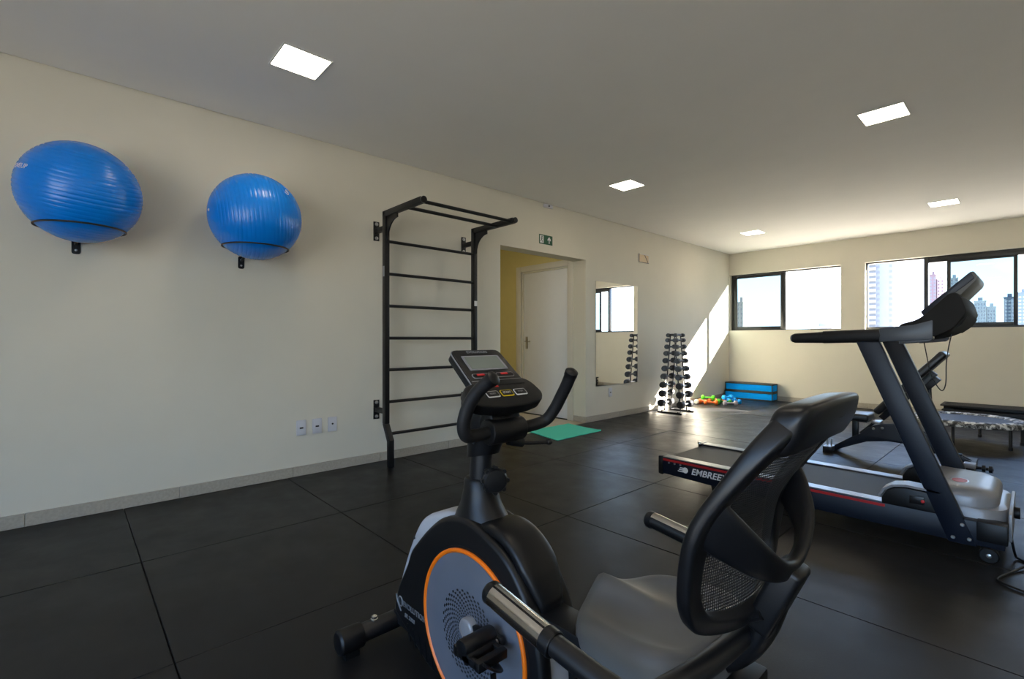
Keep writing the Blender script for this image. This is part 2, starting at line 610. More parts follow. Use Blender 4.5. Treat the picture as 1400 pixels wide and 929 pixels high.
# corridor behind the doorway
CX = -6.0
struct('wall_corridor_end', MB().box((CX - 0.1, 1.8, -0.12), (CX, DY1 + 0.2, 2.7)), M_CORRIDOR, 'warm lit corridor end wall seen through the doorway')
DX0, DX1 = -5.29, -4.182
b = MB().box((CX, DY1, -0.12), (DX0 + 0.06, DY1 + 0.2, 2.7)).box((DX0 + 0.06, DY1, 2.10), (DX1 - 0.06, DY1 + 0.2, 2.7)).box((DX1 - 0.06, DY1, -0.12), (XL - T - 0.0, DY1 + 0.2, 2.7))
struct('wall_corridor_side', b, M_CORRIDOR, 'corridor wall holding the white door')
struct('wall_corridor_near', MB().box((CX, 1.6, -0.12), (XL - T, 1.8, 2.7)), M_CORRIDOR, 'corridor wall hidden beside the doorway')
struct('ceiling_corridor', MB().box((CX, 1.8, 2.56), (XL - T, DY1, 2.7)), M_CEIL, 'corridor ceiling behind the doorway')
fc = struct('floor_corridor', MB().box((CX, 1.8, -0.14), (XL, DY1, -0.03)).box((CX, DY1, -0.14), (XL - T, DY1 + 0.3, -0.004)), M_SLAB, 'corridor floor of beige tiles')
for i in range(4):
    for j in range(6):
        x0, y0 = XL - 0.6 * (i + 1), DY1 - 0.6 * (j + 1)
        x1, y1 = x0 + 0.598, min(y0 + 0.598, DY1)
        x0, y0 = max(x0, CX), max(y0, 1.8)
        if x1 - x0 > 0.02 and y1 - y0 > 0.02 and not (x1 > XL - T - 0.001 and y1 < DY0):
            part('floor_tile', MB().box((x0, max(y0, DY0 if x1 > XL - T + 0.01 else y0), -0.03), (x1, y1, -0.004)), M_TILE, fc, bevel=0.001, seg=1)
# corridor lamp (out of sight above the lintel)
lr = thing('corridor_light', 'warm round ceiling light inside the corridor', 'light', (-4.9, 3.3, 2.56))
part('housing', MB().lathe([(0.12, 0), (0.12, -0.03), (0.11, -0.035)], (-4.9, 3.3, 2.56)), M_WHITE, lr)
part('diffuser', MB().lathe([(0.105, 0.0), (0.10, -0.02), (0.06, -0.032), (0.01, -0.036)], (-4.9, 3.3, 2.528)), emis('warm_lamp', (1.0, 0.88, 0.66), CORRIDOR_POWER), lr)

struct('door_light_backing', MB().box((DX0 - 0.2, DY1 + 0.2, -0.12), (DX1 + 0.045, DY1 + 0.3, 2.7)), M_CORRIDOR, 'added backing that stops light leaking round the white door')  # unseen backing added to block outside light around the door leaf
# door
d = sroot('door_1', 'white flush door with pale frame in the corridor')
fr = MB()
fr.box((DX0, DY1 - 0.018, 0), (DX0 + 0.10, DY1 + 0.05, 2.165)).box((DX1 - 0.10, DY1 - 0.018, 0), (DX1, DY1 + 0.05, 2.165)).box((DX0 + 0.10, DY1 - 0.018, 2.085), (DX1 - 0.10, DY1 + 0.05, 2.165))
part('door_frame', fr, M_TRIM, d, bevel=0.004)
part('door_stop', MB().box((DX0 + 0.10, DY1 + 0.01, 0), (DX0 + 0.125, DY1 + 0.06, 2.085)).box((DX0 + 0.125, DY1 + 0.01, 2.06), (DX1 - 0.10, DY1 + 0.06, 2.085)), M_TRIM, d, bevel=0.002)
leaf = part('door_leaf', MB().box((DX0 + 0.125, DY1 + 0.03, 0.006), (DX1 - 0.10, DY1 + 0.065, 2.06)), M_DOOR, d, bevel=0.002)
hx = DX0 + 0.185
hd = MB().box((hx - 0.02, DY1 + 0.022, 0.95), (hx + 0.02, DY1 + 0.03, 1.13))
hd.tube(fillet([(hx, DY1 + 0.03, 1.06), (hx, DY1 - 0.02, 1.06), (hx + 0.11, DY1 - 0.02, 1.06)], 0.015), 0.009, 10)
part('door_handle', hd, M_STEEL, leaf)
hin = MB()
for z in (0.25, 1.05, 1.85):
    hin.cyl((DX1 - 0.102, DY1 + 0.026, z - 0.05), (DX1 - 0.102, DY1 + 0.026, z + 0.05), 0.007)
part('hinge', hin, M_STEEL, leaf)

# windows ----------------------------------------------------------------
def rect_frame(x0, x1, z0, z1, t, y0, y1, tb=None, tt=None):
    m = MB()
    tb = tb or t
    tt = tt or t
    m.box((x0, y0, z0), (x0 + t, y1, z1)).box((x1 - t, y0, z0), (x1, y1, z1))
    m.box((x0 + t, y0, z0), (x1 - t, y1, z0 + tb)).box((x0 + t, y0, z1 - tt), (x1 - t, y1, z1))
    return m
def pane(parent, x0, x1, z0, z1, y, m=None):
    return part('pane', MB().box((x0, y, z0), (x1, y + 0.004, z1)), m or M_GLASS, parent, smooth=0)
w = sroot('window_1', 'sliding window in the far corner, right half open')
part('window_frame', rect_frame(W1[0], W1[1], W1[2], W1[3], 0.018, YB + 0.085, YB + 0.165, 0.016, 0.02), M_ALU, w, bevel=0.002)
s = part('sash', rect_frame(-3.95, -3.02, W1[2] + 0.012, W1[3] - 0.022, 0.085, YB + 0.09, YB + 0.12, 0.06, 0.05), M_ALU, w, bevel=0.003)
pane(s, -3.87, -3.10, W1[2] + 0.06, W1[3] - 0.07, YB + 0.103)
w = sroot('window_2', 'wide sliding window with dark mullions and open left pane')
part('window_frame', rect_frame(W2[0], W2[1], W2[2], W2[3], 0.018, YB + 0.085, YB + 0.165, 0.03, 0.02), M_ALU, w, bevel=0.002)
part('mullion', MB().box((-1.135, YB + 0.08, W2[2] + 0.03), (-1.085, YB + 0.165, W2[3] - 0.02)), M_ALU, w, bevel=0.003)
part('head_rail', MB().box((-1.085, YB + 0.08, W2[3] - 0.085), (W2[1] - 0.018, YB + 0.165, W2[3] - 0.02)), M_ALU, w, bevel=0.003)
s = part('sash', rect_frame(-0.88, -0.165, W2[2] + 0.03, W2[3] - 0.086, 0.042, YB + 0.09, YB + 0.12, 0.04, 0.02), M_ALU, w, bevel=0.003)
pane(s, -0.84, -0.205, W2[2] + 0.07, W2[3] - 0.105, YB + 0.103)
s = part('sash', rect_frame(0.45, 1.28, W2[2] + 0.03, W2[3] - 0.086, 0.042, YB + 0.09, YB + 0.12, 0.04, 0.02), M_ALU, w, bevel=0.003)
pane(s, 0.49, 1.24, W2[2] + 0.07, W2[3] - 0.105, YB + 0.103)
w = sroot('window_added', 'unseen glazed doors behind the camera, added for daylight')  # invented glazing that lets daylight in from behind the camera
part('window_frame', rect_frame(W3[0], W3[1], W3[2], W3[3], 0.04, YN - 0.13, YN - 0.06), M_ALU, w, bevel=0.003)
for k in range(4):
    s = part('sash', rect_frame(W3[0] + 0.04 + k * 0.98, W3[0] + 0.04 + (k + 1) * 0.98, W3[2] + 0.04, W3[3] - 0.04, 0.05, YN - 0.12, YN - 0.09), M_ALU, w, bevel=0.003)
    pane(s, W3[0] + 0.09 + k * 0.98, W3[0] - 0.01 + (k + 1) * 0.98, W3[2] + 0.09, W3[3] - 0.09, YN - 0.107, M_GLASS_NEAR)

# ceiling light panels ----------------------------------------------------
M_LAMP = emis('led_panel_glow', (1.0, 0.88, 0.68), LAMP_STRENGTH)
M_LFRAME = mat('lamp_frame_white', (0.75, 0.75, 0.72), 0.5, var=0.01)
lamp_lab = {(-2.92, 1.005): 'square ceiling light panel nearest the exercise balls', (-2.92, 4.33): 'square ceiling light panel in front of the doorway',
            (-2.92, 7.66): 'square ceiling light panel nearest the far corner', (-0.745, 4.33): 'square ceiling light panel above the treadmill',
            (-0.745, 7.66): 'square ceiling light panel in front of the wide window', (-0.745, 1.005): 'square ceiling light panel above the exercise bike',
            (1.44, 1.005): 'square ceiling light panel right of the camera', (1.44, 4.33): 'square ceiling light panel by the right wall',
            (1.44, 7.66): 'square ceiling light panel in the far right corner'}
lf_me = lg_me = None
for (x, y), lab in lamp_lab.items():
    r = thing('ceiling_light', lab, 'light', (x, y, H), group='square ceiling light panels')
    if lf_me is None:
        lf_me = rect_frame(-0.137, 0.137, -0.137, 0.137, 0.009, 0, 0.006).mesh('light_frame', 0.001, 1)
        for v in lf_me.vertices:
            v.co = (v.co.x, v.co.z, -v.co.y)
        lf_me.materials.append(M_LFRAME)
        lg_me = MB().prism_xy(fillet_poly([(-0.128, -0.128), (0.128, -0.128), (0.128, 0.128), (-0.128, 0.128)], 0.012), -0.005, 0).mesh('diffuser', smooth=0)
        lg_me.materials.append(M_LAMP)
    for n, me in (('light_frame', lf_me), ('diffuser', lg_me)):
        o = bpy.data.objects.new(n, me)
        COL.objects.link(o)
        o.parent = r

# ================================================================== EXERCISE BALLS on wall brackets
def ball(label, C, R, axis, band):
    r = thing('exercise_ball', label, 'exercise ball', (C[0], C[1], C[2] - R), group='blue exercise balls on the wall')
    prof = []
    n = 220
    for i in range(n + 1):
        a = -PI / 2 + PI * i / n
        lat = a / (PI / 2)
        rr = R
        if abs(lat) < band:
            ph = (lat / band * 11) % 1.0
            rr = R - (0.0022 if ph < 0.2 else 0)
        prof.append((rr * math.cos(a), rr * math.sin(a)))
    part('ball_skin', MB().lathe(prof, C, axis, 72), M_BALL, r, smooth=60)
    return r
C1, R1 = Vector((-3.681, 0.057, 1.920)), 0.279
C2, R2 = Vector((-3.669, 0.962, 1.935)), 0.291
b1 = ball('larger looking blue exercise ball at the left edge, horizontal ribs', C1, R1, (0.30, 0.10, 1.0), 0.62)
b2 = ball('blue exercise ball nearer the wall bars, vertical ribs', C2, R2, (0.12, 1.0, 0.12), 0.62)
def sphere_text(parent, C, R, txt, size, nrm, up):
    me = text_mesh(txt, size, extrude=0.0003)
    nrm = Vector(nrm).normalized()
    up = (Vector(up) - nrm * Vector(up).dot(nrm)).normalized()
    rt = up.cross(nrm)
    for v in me.vertices:
        a, bq = v.co.x / R, v.co.y / R
        dirv = (nrm * math.cos(a) + rt * math.sin(a)) * math.cos(bq) + up * math.sin(bq)
        v.co = C + dirv * (R + 0.0006 + v.co.z) - wpos(parent)
    return link('lettering', me, M_WHITE, parent)
sphere_text(b1, C1, R1, 'LIVEUP', 0.038, (0.45, -0.86, 0.24), (0.1, 0.25, 1))
sphere_text(b2, C2, R2, 'UP', 0.045, (0.72, 0.52, 0.58), (0, -0.9, 0.5))
vp = (C2 + Vector((0.12, -1.0, -0.02)).normalized() * R2)
part('valve_plug', MB().lathe([(0.009, -0.004), (0.009, 0.003), (0.006, 0.005)], vp, (0.12, -1, 0), 12), M_WHITE, b2)

def bracket(label, C, R, ring_z, ry):
    plate_y = C.y - 0.02
    pz = 1.655
    r = thing('ball_bracket', label, 'bracket', (XL, plate_y, pz), group='black ball brackets')
    rad = math.sqrt(max(R * R - (C.z - ring_z) ** 2, 0.01)) + 0.007
    ring = [(C.x + rad * math.cos(2 * PI * k / 48), C.y + rad * math.sin(2 * PI * k / 48), ring_z) for k in range(48)]
    part('ring', MB().tube(ring, 0.0050, 10, closed=True), M_BLKMETAL, r)
    part('arm', MB().tube(fillet([(XL + 0.004, plate_y, pz + 0.015), (XL + 0.05, plate_y, pz + 0.02), (C.x - rad, C.y, ring_z)], 0.03), 0.009, 10), M_BLKMETAL, r)
    pl = part('wall_plate', MB().prism_yz(fillet_poly([(plate_y - 0.021, pz - 0.045), (plate_y + 0.021, pz - 0.045), (plate_y + 0.021, pz + 0.045), (plate_y - 0.021, pz + 0.045)], 0.015), XL + 0.0005, XL + 0.006), M_BLKMETAL, r, bevel=0.001, seg=1)
    for dz in (-0.022, 0.022):
        part('screw', MB().lathe([(0.007, 0.0), (0.007, 0.002), (0.004, 0.004)], (XL + 0.006, plate_y, pz + dz), (1, 0, 0), 12), M_STEEL, pl)
bracket('black ring bracket under the leftmost blue ball', C1, R1, 1.718, 0)
bracket('black ring bracket under the blue ball next to the wall bars', C2, R2, 1.722, 0)

# ================================================================== WALL BARS
wb = thing('wall_bars', 'black steel wall bars with overhead pull-up frame on the left wall', 'wall bars', (-3.8, 2.5, 0))
PY0, PY1, PX = 2.02, 2.985, -3.80
for yy in (PY0, PY1):
    post = part('post', MB().box((PX - 0.025, yy - 0.022, 0.36), (PX + 0.025, yy + 0.022, 2.19)), M_BLKMETAL, wb, bevel=0.004)
    q = [(PX - 0.025, 0.36), (PX + 0.025, 0.36), (PX + 0.105, 0.23), (PX + 0.105, 0.0), (PX + 0.055, 0.0), (PX + 0.055, 0.215)]
    part('foot', MB().prism_xz(q, yy - 0.022, yy + 0.022), M_BLKMETAL, wb, bevel=0.003)
    part('overhead_arm', MB().box((PX - 0.025, yy - 0.022, 2.145), (-3.215, yy + 0.022, 2.195)), M_BLKMETAL, wb, bevel=0.005)
    part('arm_end_cap', MB().cyl((-3.215, yy, 2.17), (-3.19, yy, 2.17), 0.026), M_BLKGLOSS, wb, bevel=0.003)
    gp = [(PX + 0.02, 2.15), (PX + 0.21, 2.15)] + [(PX + 0.21 - 0.185 * math.sin(a), 1.955 + 0.185 * (math.cos(a)) - 0.0) for a in [PI / 2 * k / 8 for k in range(9)]]
    gp = [(PX + 0.02, 2.15), (PX + 0.20, 2.15)] + [(PX + 0.20 - 0.16 * math.sin(PI / 2 * k / 8), 2.11 - 0.16 * (1 - math.cos(PI / 2 * k / 8))) for k in range(9)] + [(PX + 0.02, 1.93)]
    part('gusset', MB().prism_xz(gp, yy - 0.006, yy + 0.006), M_BLKMETAL, wb)
    for z in (2.05, 0.465):
        st = part('standoff', MB().box((XL + 0.006, yy - 0.019, z - 0.021), (PX - 0.02, yy + 0.019, z + 0.021)), M_BLKMETAL, wb, bevel=0.003)
        pl = part('wall_plate', MB().box((XL + 0.0005, yy - 0.028, z - 0.085), (XL + 0.007, yy + 0.028, z + 0.085)), M_BLKMETAL, wb, bevel=0.002)
        for dz in (-0.062, 0.062):
            part('bolt', MB().lathe([(0.016, 0), (0.016, 0.003), (0.011, 0.004), (0.011, 0.011), (0.006, 0.014)], (XL + 0.007, yy, z + dz), (1, 0, 0), 12), M_STEEL, pl)
for z in (1.936, 1.655, 1.378, 1.099, 0.824, 0.547, 0.275):
    xx = PX if z > 0.36 else PX + 0.03
    part('rung', MB().cyl((xx, PY0 + 0.015, z), (xx, PY1 - 0.015, z), 0.0135), M_BLKMETAL, wb)
for xx in (-3.255, -3.44):
    part('pull_up_bar', MB().cyl((xx, PY0, 2.17 if xx > -3.3 else 2.155), (xx, PY1, 2.17 if xx > -3.3 else 2.155), 0.0145), M_BLKMETAL, wb)
part('sticker', MB().box((PX + 0.0255, PY1 - 0.018, 1.42), (PX + 0.0262, PY1 + 0.018, 1.47)), M_WHITE, wb)
part('sticker', MB().box((PX - 0.015, PY0 - 0.0229, 1.63), (PX + 0.015, PY0 - 0.0222, 1.72)), M_DIMWHITE, wb)

# ================================================================== SMALL WALL FITTINGS
for k, (yy, lab, kind) in enumerate(((1.372, 'white wall socket plate, first of three from the left', 0), (1.497, 'white wall socket plate, middle of three', 0), (1.623, 'white wall plate with small round hole, nearest the wall bars', 1))):
    r = thing('wall_socket', lab, 'wall socket', (XL, yy, 0.38), group='white wall plates')
    part('cover_plate', MB().prism_yz(fillet_poly([(yy - 0.038, 0.322), (yy + 0.038, 0.322), (yy + 0.038, 0.442), (yy - 0.038, 0.442)], 0.006), XL + 0.0005, XL + 0.010), M_OUTLET, r, bevel=0.003)
    if kind:
        part('round_hole', MB().lathe([(0.008, 0), (0.008, 0.002)], (XL + 0.0095, yy, 0.385), (1, 0, 0), 14), M_DARK, r)
    else:
        part('socket_slot', MB().box((XL + 0.0095, yy - 0.014, 0.374), (XL + 0.0112, yy + 0.014, 0.386)), M_DARK, r)
        part('socket_insert', MB().box((XL + 0.0095, yy - 0.016, 0.366), (XL + 0.0108, yy + 0.016, 0.373)), M_OUTLET, r)
r = thing('wall_socket', 'white wall socket plate under the mirror', 'wall socket', (XL, 5.5, 0.36))
part('cover_plate', MB().prism_yz(fillet_poly([(5.462, 0.30), (5.538, 0.30), (5.538, 0.42), (5.462, 0.42)], 0.006), XL + 0.0005, XL + 0.010), M_OUTLET, r, bevel=0.003)
part('socket_slot', MB().box((XL + 0.0095, 5.487, 0.352), (XL + 0.011, 5.513, 0.366)), M_DARK, r)

# exit sign
ex = thing('exit_sign', 'small green and white exit sign with arrow above the doorway', 'sign', (XL, 4.213, 2.28))
part('sign_plate', MB().box((XL + 0.0005, 4.098, 2.225), (XL + 0.004, 4.328, 2.337)), M_GREEN, ex)
part('pictogram_panel', MB().box((XL + 0.004, 4.110, 2.237), (XL + 0.0045, 4.172, 2.325)), M_WHITE, ex)
fig = MB().lathe([(0.009, 0), (0.009, 0.0006)], (XL + 0.0045, 4.143, 2.312), (1, 0, 0), 12)
for a, c, wd in (((4.142, 2.302), (4.136, 2.275), 0.008), ((4.136, 2.277), (4.150, 2.262), 0.005), ((4.150, 2.262), (4.146, 2.243), 0.005), ((4.136, 2.277), (4.126, 2.258), 0.005), ((4.126, 2.258), (4.116, 2.256), 0.005), ((4.141, 2.298), (4.156, 2.286), 0.004), ((4.141, 2.298), (4.124, 2.290), 0.004)):
    fig.cyl((XL + 0.0046, a[0], a[1]), (XL + 0.0046, c[0], c[1]), wd / 1.6, n=6)
part('running_figure', fig, M_GREEN, ex)
ar = [(4.262, 2.24), (4.276, 2.24), (4.276, 2.285), (4.296, 2.272), (4.296, 2.294), (4.269, 2.322), (4.242, 2.294), (4.242, 2.272), (4.262, 2.285)]
part('arrow', MB().prism_yz(ar, XL + 0.004, XL + 0.0046), M_WHITE, ex)

jb = thing('junction_box', 'open beige junction box high on the wall beyond the mirror', 'junction box', (XL, 6.34, 2.29))
part('box_rim', MB().prism_yz([(6.205, 2.234), (6.483, 2.234), (6.483, 2.362), (6.205, 2.362)], XL + 0.0005, XL + 0.003), M_OUTLET, jb)
part('cover_plate', MB().box((XL + 0.003, 6.22, 2.243), (XL + 0.006, 6.47, 2.353)), M_JBOX, jb, bevel=0.001, seg=1)
part('side_edge', MB().box((XL + 0.003, 6.207, 2.236), (XL + 0.010, 6.217, 2.36)), M_GREYPL, jb)
part('diagonal_rib', MB().cyl((XL + 0.006, 6.36, 2.35), (XL + 0.006, 6.45, 2.246), 0.005, n=8), M_GREYPL, jb)
part('bottom_edge', MB().box((XL + 0.003, 6.215, 2.234), (XL + 0.008, 6.475, 2.242)), M_GREYPL, jb)

sb = thing('ceiling_vent_box', 'small white box at the ceiling edge above the exit sign', 'box', (XL, 4.24, 2.66))
part('housing', MB().box((XL + 0.0005, 4.17, 2.665), (XL + 0.03, 4.31, 2.705)), M_OUTLET, sb, bevel=0.004)
part('lens', MB().lathe([(0.012, 0), (0.010, 0.006), (0.004, 0.009)], (XL + 0.03, 4.24, 2.685), (1, 0, 0), 12), M_GREYPL, sb)

# mirror
mr = thing('wall_mirror', 'tall frameless rectangular mirror on the wall beyond the doorway', 'mirror', (XL, 5.67, 0.46))
part('backing', MB().box((XL + 0.0005, 5.176, 0.462), (XL + 0.005, 6.164, 1.868)), M_GREYPL, mr)
part('mirror_glass', MB().box((XL + 0.005, 5.174, 0.46), (XL + 0.009, 6.166, 1.87)), M_MIRROR, mr, smooth=0)

# doormat
dm = thing('doormat', 'turquoise green mat lying at the doorway', 'mat', (-3.78, 4.3, 0))
def matfn(u, v):
    c = [Vector((-4.065, 3.99, 0)), Vector((-4.065, 4.725, 0)), Vector((-3.50, 4.665, 0)), Vector((-3.475, 3.86, 0))]
    p = c[0].lerp(c[1], u).lerp(c[3].lerp(c[2], u), v)
    p.z = 0.009 + 0.003 * math.sin(9 * u + 4 * v) * (abs(u - 0.5) * 2) ** 3 + 0.004 * max(0, v - 0.9) * 10 * max(0, u - 0.8) * 5
    p.x += 0.006 * math.sin(23 * u)
    return p
g = MB().grid(matfn, 24, 18)
me_top = list(g.v)
o = len(g.v)
g.v += [Vector((p.x, p.y, 0.001)) for p in me_top]
NV = 19
def edge_loop():
    return [i * NV for i in range(25)] + [24 * NV + j for j in range(1, NV)] + [i * NV + NV - 1 for i in range(23, -1, -1)] + [j for j in range(NV - 2, 0, -1)]
el = edge_loop()
for a, c in zip(el, el[1:] + el[:1]):
    g.f.append([a, c, c + o, a + o])
part('mat_pile', g, M_MAT, dm)

# ================================================================== DUMBBELL RACK
rk = thing('dumbbell_rack', 'black A-frame dumbbell tower in front of the sunlit wall', 'dumbbell rack', (-3.66, 6.7, 0))
RYF, RYB, RXC = 6.51, 6.87, -3.655
def rack_half(z):
    return 0.030 + 0.10 * (1.17 - z) / 1.17
for yy in (RYF, RYB):
    part('base_bar', MB().box((RXC - 0.19, yy - 0.014, 0.0), (RXC + 0.19, yy + 0.014, 0.022)), M_BLKMETAL, rk, bevel=0.002, seg=1)
    for s_ in (-1, 1):
        yi = yy + (0.09 if yy == RYF else -0.09)
        part('upright', MB().cyl((RXC + s_ * rack_half(0), yi, 0.022), (RXC + s_ * rack_half(1.16), yi, 1.165), 0.0085, n=10), M_BLKMETAL, rk)
        part('foot_link', MB().box((RXC + s_ * rack_half(0) - 0.008, min(yi, yy), 0.022), (RXC + s_ * rack_half(0) + 0.008, max(yi, yy), 0.034)), M_BLKMETAL, rk)
part('top_plate', MB().box((RXC - 0.045, RYF + 0.08, 1.16), (RXC + 0.045, RYB - 0.08, 1.172)), M_BLKMETAL, rk, bevel=0.003)
zs = [0.135, 0.275, 0.404, 0.532, 0.653, 0.770, 0.879, 0.978, 1.075, 1.150]
ordn = ['lowest', 'second lowest', 'third lowest', 'fourth lowest', 'fifth lowest', 'fifth highest', 'fourth highest', 'third highest', 'second highest', 'topmost']
for k, z in enumerate(zs):
    hr = 0.056 - 0.0030 * k
    hw = 0.045 - 0.002 * k
    for s_ in (-1, 1):
        xx = RXC + s_ * (rack_half(z) + 0.018 + hr * 0.35)
        half = 0.175 - 0.005 * k
        yc = (RYF + RYB) / 2
        part('saddle', MB().box((min(xx, RXC + s_ * rack_half(z)) - 0.003, RYF + 0.084, z - 0.019), (max(xx, RXC + s_ * rack_half(z)) + 0.003, RYF + 0.096, z - 0.0135)).box((min(xx, RXC + s_ * rack_half(z)) - 0.003, RYB - 0.096, z - 0.019), (max(xx, RXC + s_ * rack_half(z)) + 0.003, RYB - 0.084, z - 0.0135)), M_BLKMETAL, rk)
        db = thing('dumbbell', 'round headed black dumbbell on the %s tier of the tower, %s side' % (ordn[k], 'wall' if s_ < 0 else 'room'), 'dumbbell', (xx, yc, z - hr), group='dumbbells on the tower')
        part('grip', MB().lathe([(0.012, -half + 0.02), (0.0135, -0.05), (0.0145, 0), (0.0135, 0.05), (0.012, half - 0.02)], (xx, yc, z), (0, 1, 0), 12), M_STEEL if k < 3 else M_BLKMETAL, db)
        for q in (-1, 1):
            e = q * (half - hw)
            part('head', MB().lathe([(0.02, -hw), (hr * 0.86, -hw), (hr, -hw * 0.6), (hr, hw * 0.6), (hr * 0.86, hw), (0.02, hw)], (xx, yc + e, z), (0, 1, 0), 16), M_IRON, db, smooth=40)

# ================================================================== STEP BOXES in the corner, hand weights
for k, lab in enumerate(('blue foam step box with black edges, lower of the stacked pair', 'blue foam step box with black top, upper of the stacked pair')):
    z0 = 0.15 * k
    r = thing('step_box', lab, 'step box', (-3.53, 9.17, z0), group='blue step boxes in the corner')
    x0, x1, y0, y1 = -3.945, -3.115, 9.035, 9.29
    x0 += 0.012 * k
    part('core', MB().box((x0 + 0.006, y0 + 0.006, z0 + 0.006), (x1 - 0.006, y1 - 0.006, z0 + 0.143)), M_STEPBLUE, r, bevel=0.003)
    part('top_cover', MB().box((x0 - 0.003, y0 - 0.003, z0 + 0.126), (x1 + 0.003, y1, z0 + 0.15)), M_STEPBLK, r, bevel=0.003)
    part('bottom_cover', MB().box((x0 - 0.003, y0 - 0.003, z0 + 0.0), (x1 + 0.003, y1, z0 + 0.020)), M_STEPBLK, r, bevel=0.003)
    for cx, cy in ((x0, y0), (x1, y0), (x0, y1), (x1, y1)):
        part('edge_strip', MB().box((cx - (0 if cx == x0 else 0.012), cy - (0 if cy == y0 else 0.012), z0 + 0.016), (cx + (0.012 if cx == x0 else 0), cy + (0.012 if cy == y0 else 0), z0 + 0.132)), M_STEPBLK, r)

pile = [((-3.80, 7.93), 0.0, 0.9, (0.85, 0.16, 0.01), 'orange hand weight at the front of the pile', 'orange'),
        ((-3.66, 7.86), 0.0, 0.5, (0.85, 0.2, 0.03), 'orange hand weight lying nearest the sun strip', 'orange'),
        ((-3.76, 7.97), 0.062, 0.3, (0.10, 0.62, 0.01), 'lime green hand weight on top at the left of the pile', 'lime'),
        ((-3.62, 8.02), 0.0, 1.9, (0.12, 0.6, 0.01), 'lime green hand weight in the middle of the pile', 'lime'),
        ((-3.55, 8.14), 0.0, 0.2, (0.02, 0.25, 0.015), 'dark green hand weight beside the blue ones', 'green'),
        ((-3.66, 8.2), 0.0, 1.0, (0.8, 0.12, 0.05), 'red orange hand weight at the back of the pile', 'orange'),
        ((-3.54, 8.22), 0.066, 1.3, (0.0, 0.33, 0.9), 'blue hand weight on top of the pile', 'blue'),
        ((-3.40, 8.00), 0.0, 0.7, (0.35, 0.32, 0.38), 'pale grey hand weight right of the pile', 'grey'),
        ((-3.46, 8.30), 0.0, 0.1, (0.0, 0.33, 0.9), 'blue hand weight lying furthest right', 'blue'),
        ((-3.58, 8.42), 0.0, 1.1, (0.0, 0.28, 0.85), 'blue hand weight nearest the step boxes', 'blue'),
        ((-3.86, 7.86), 0.0, 1.5, (0.62, 0.62, 0.55), 'off-white hand weight left of the pile', 'white')]
for (px, py), z, a, c, lab, cn in pile:
    m_ = mat('vinyl_' + cn + str(round(c[0] * 100)), c, 0.4, var=0.04)
    r = thing('hand_weight', lab, 'hand weight', (px, py, z), a, group='coloured hand weights on the floor')
    L, hr = 0.088, 0.042
    part('grip', MB().lathe([(0.016, -L + 0.01), (0.014, 0), (0.016, L - 0.01)], (0, 0, hr), (1, 0, 0), 12), m_, r, local=True)
    for q in (-1, 1):
        part('head', MB().lathe([(0.012, -0.026), (hr * 0.8, -0.024), (hr, -0.012), (hr, 0.012), (hr * 0.8, 0.024), (0.012, 0.026)], (q * (L - 0.005), 0, hr), (1, 0, 0), 8), m_, r, local=True, smooth=30)

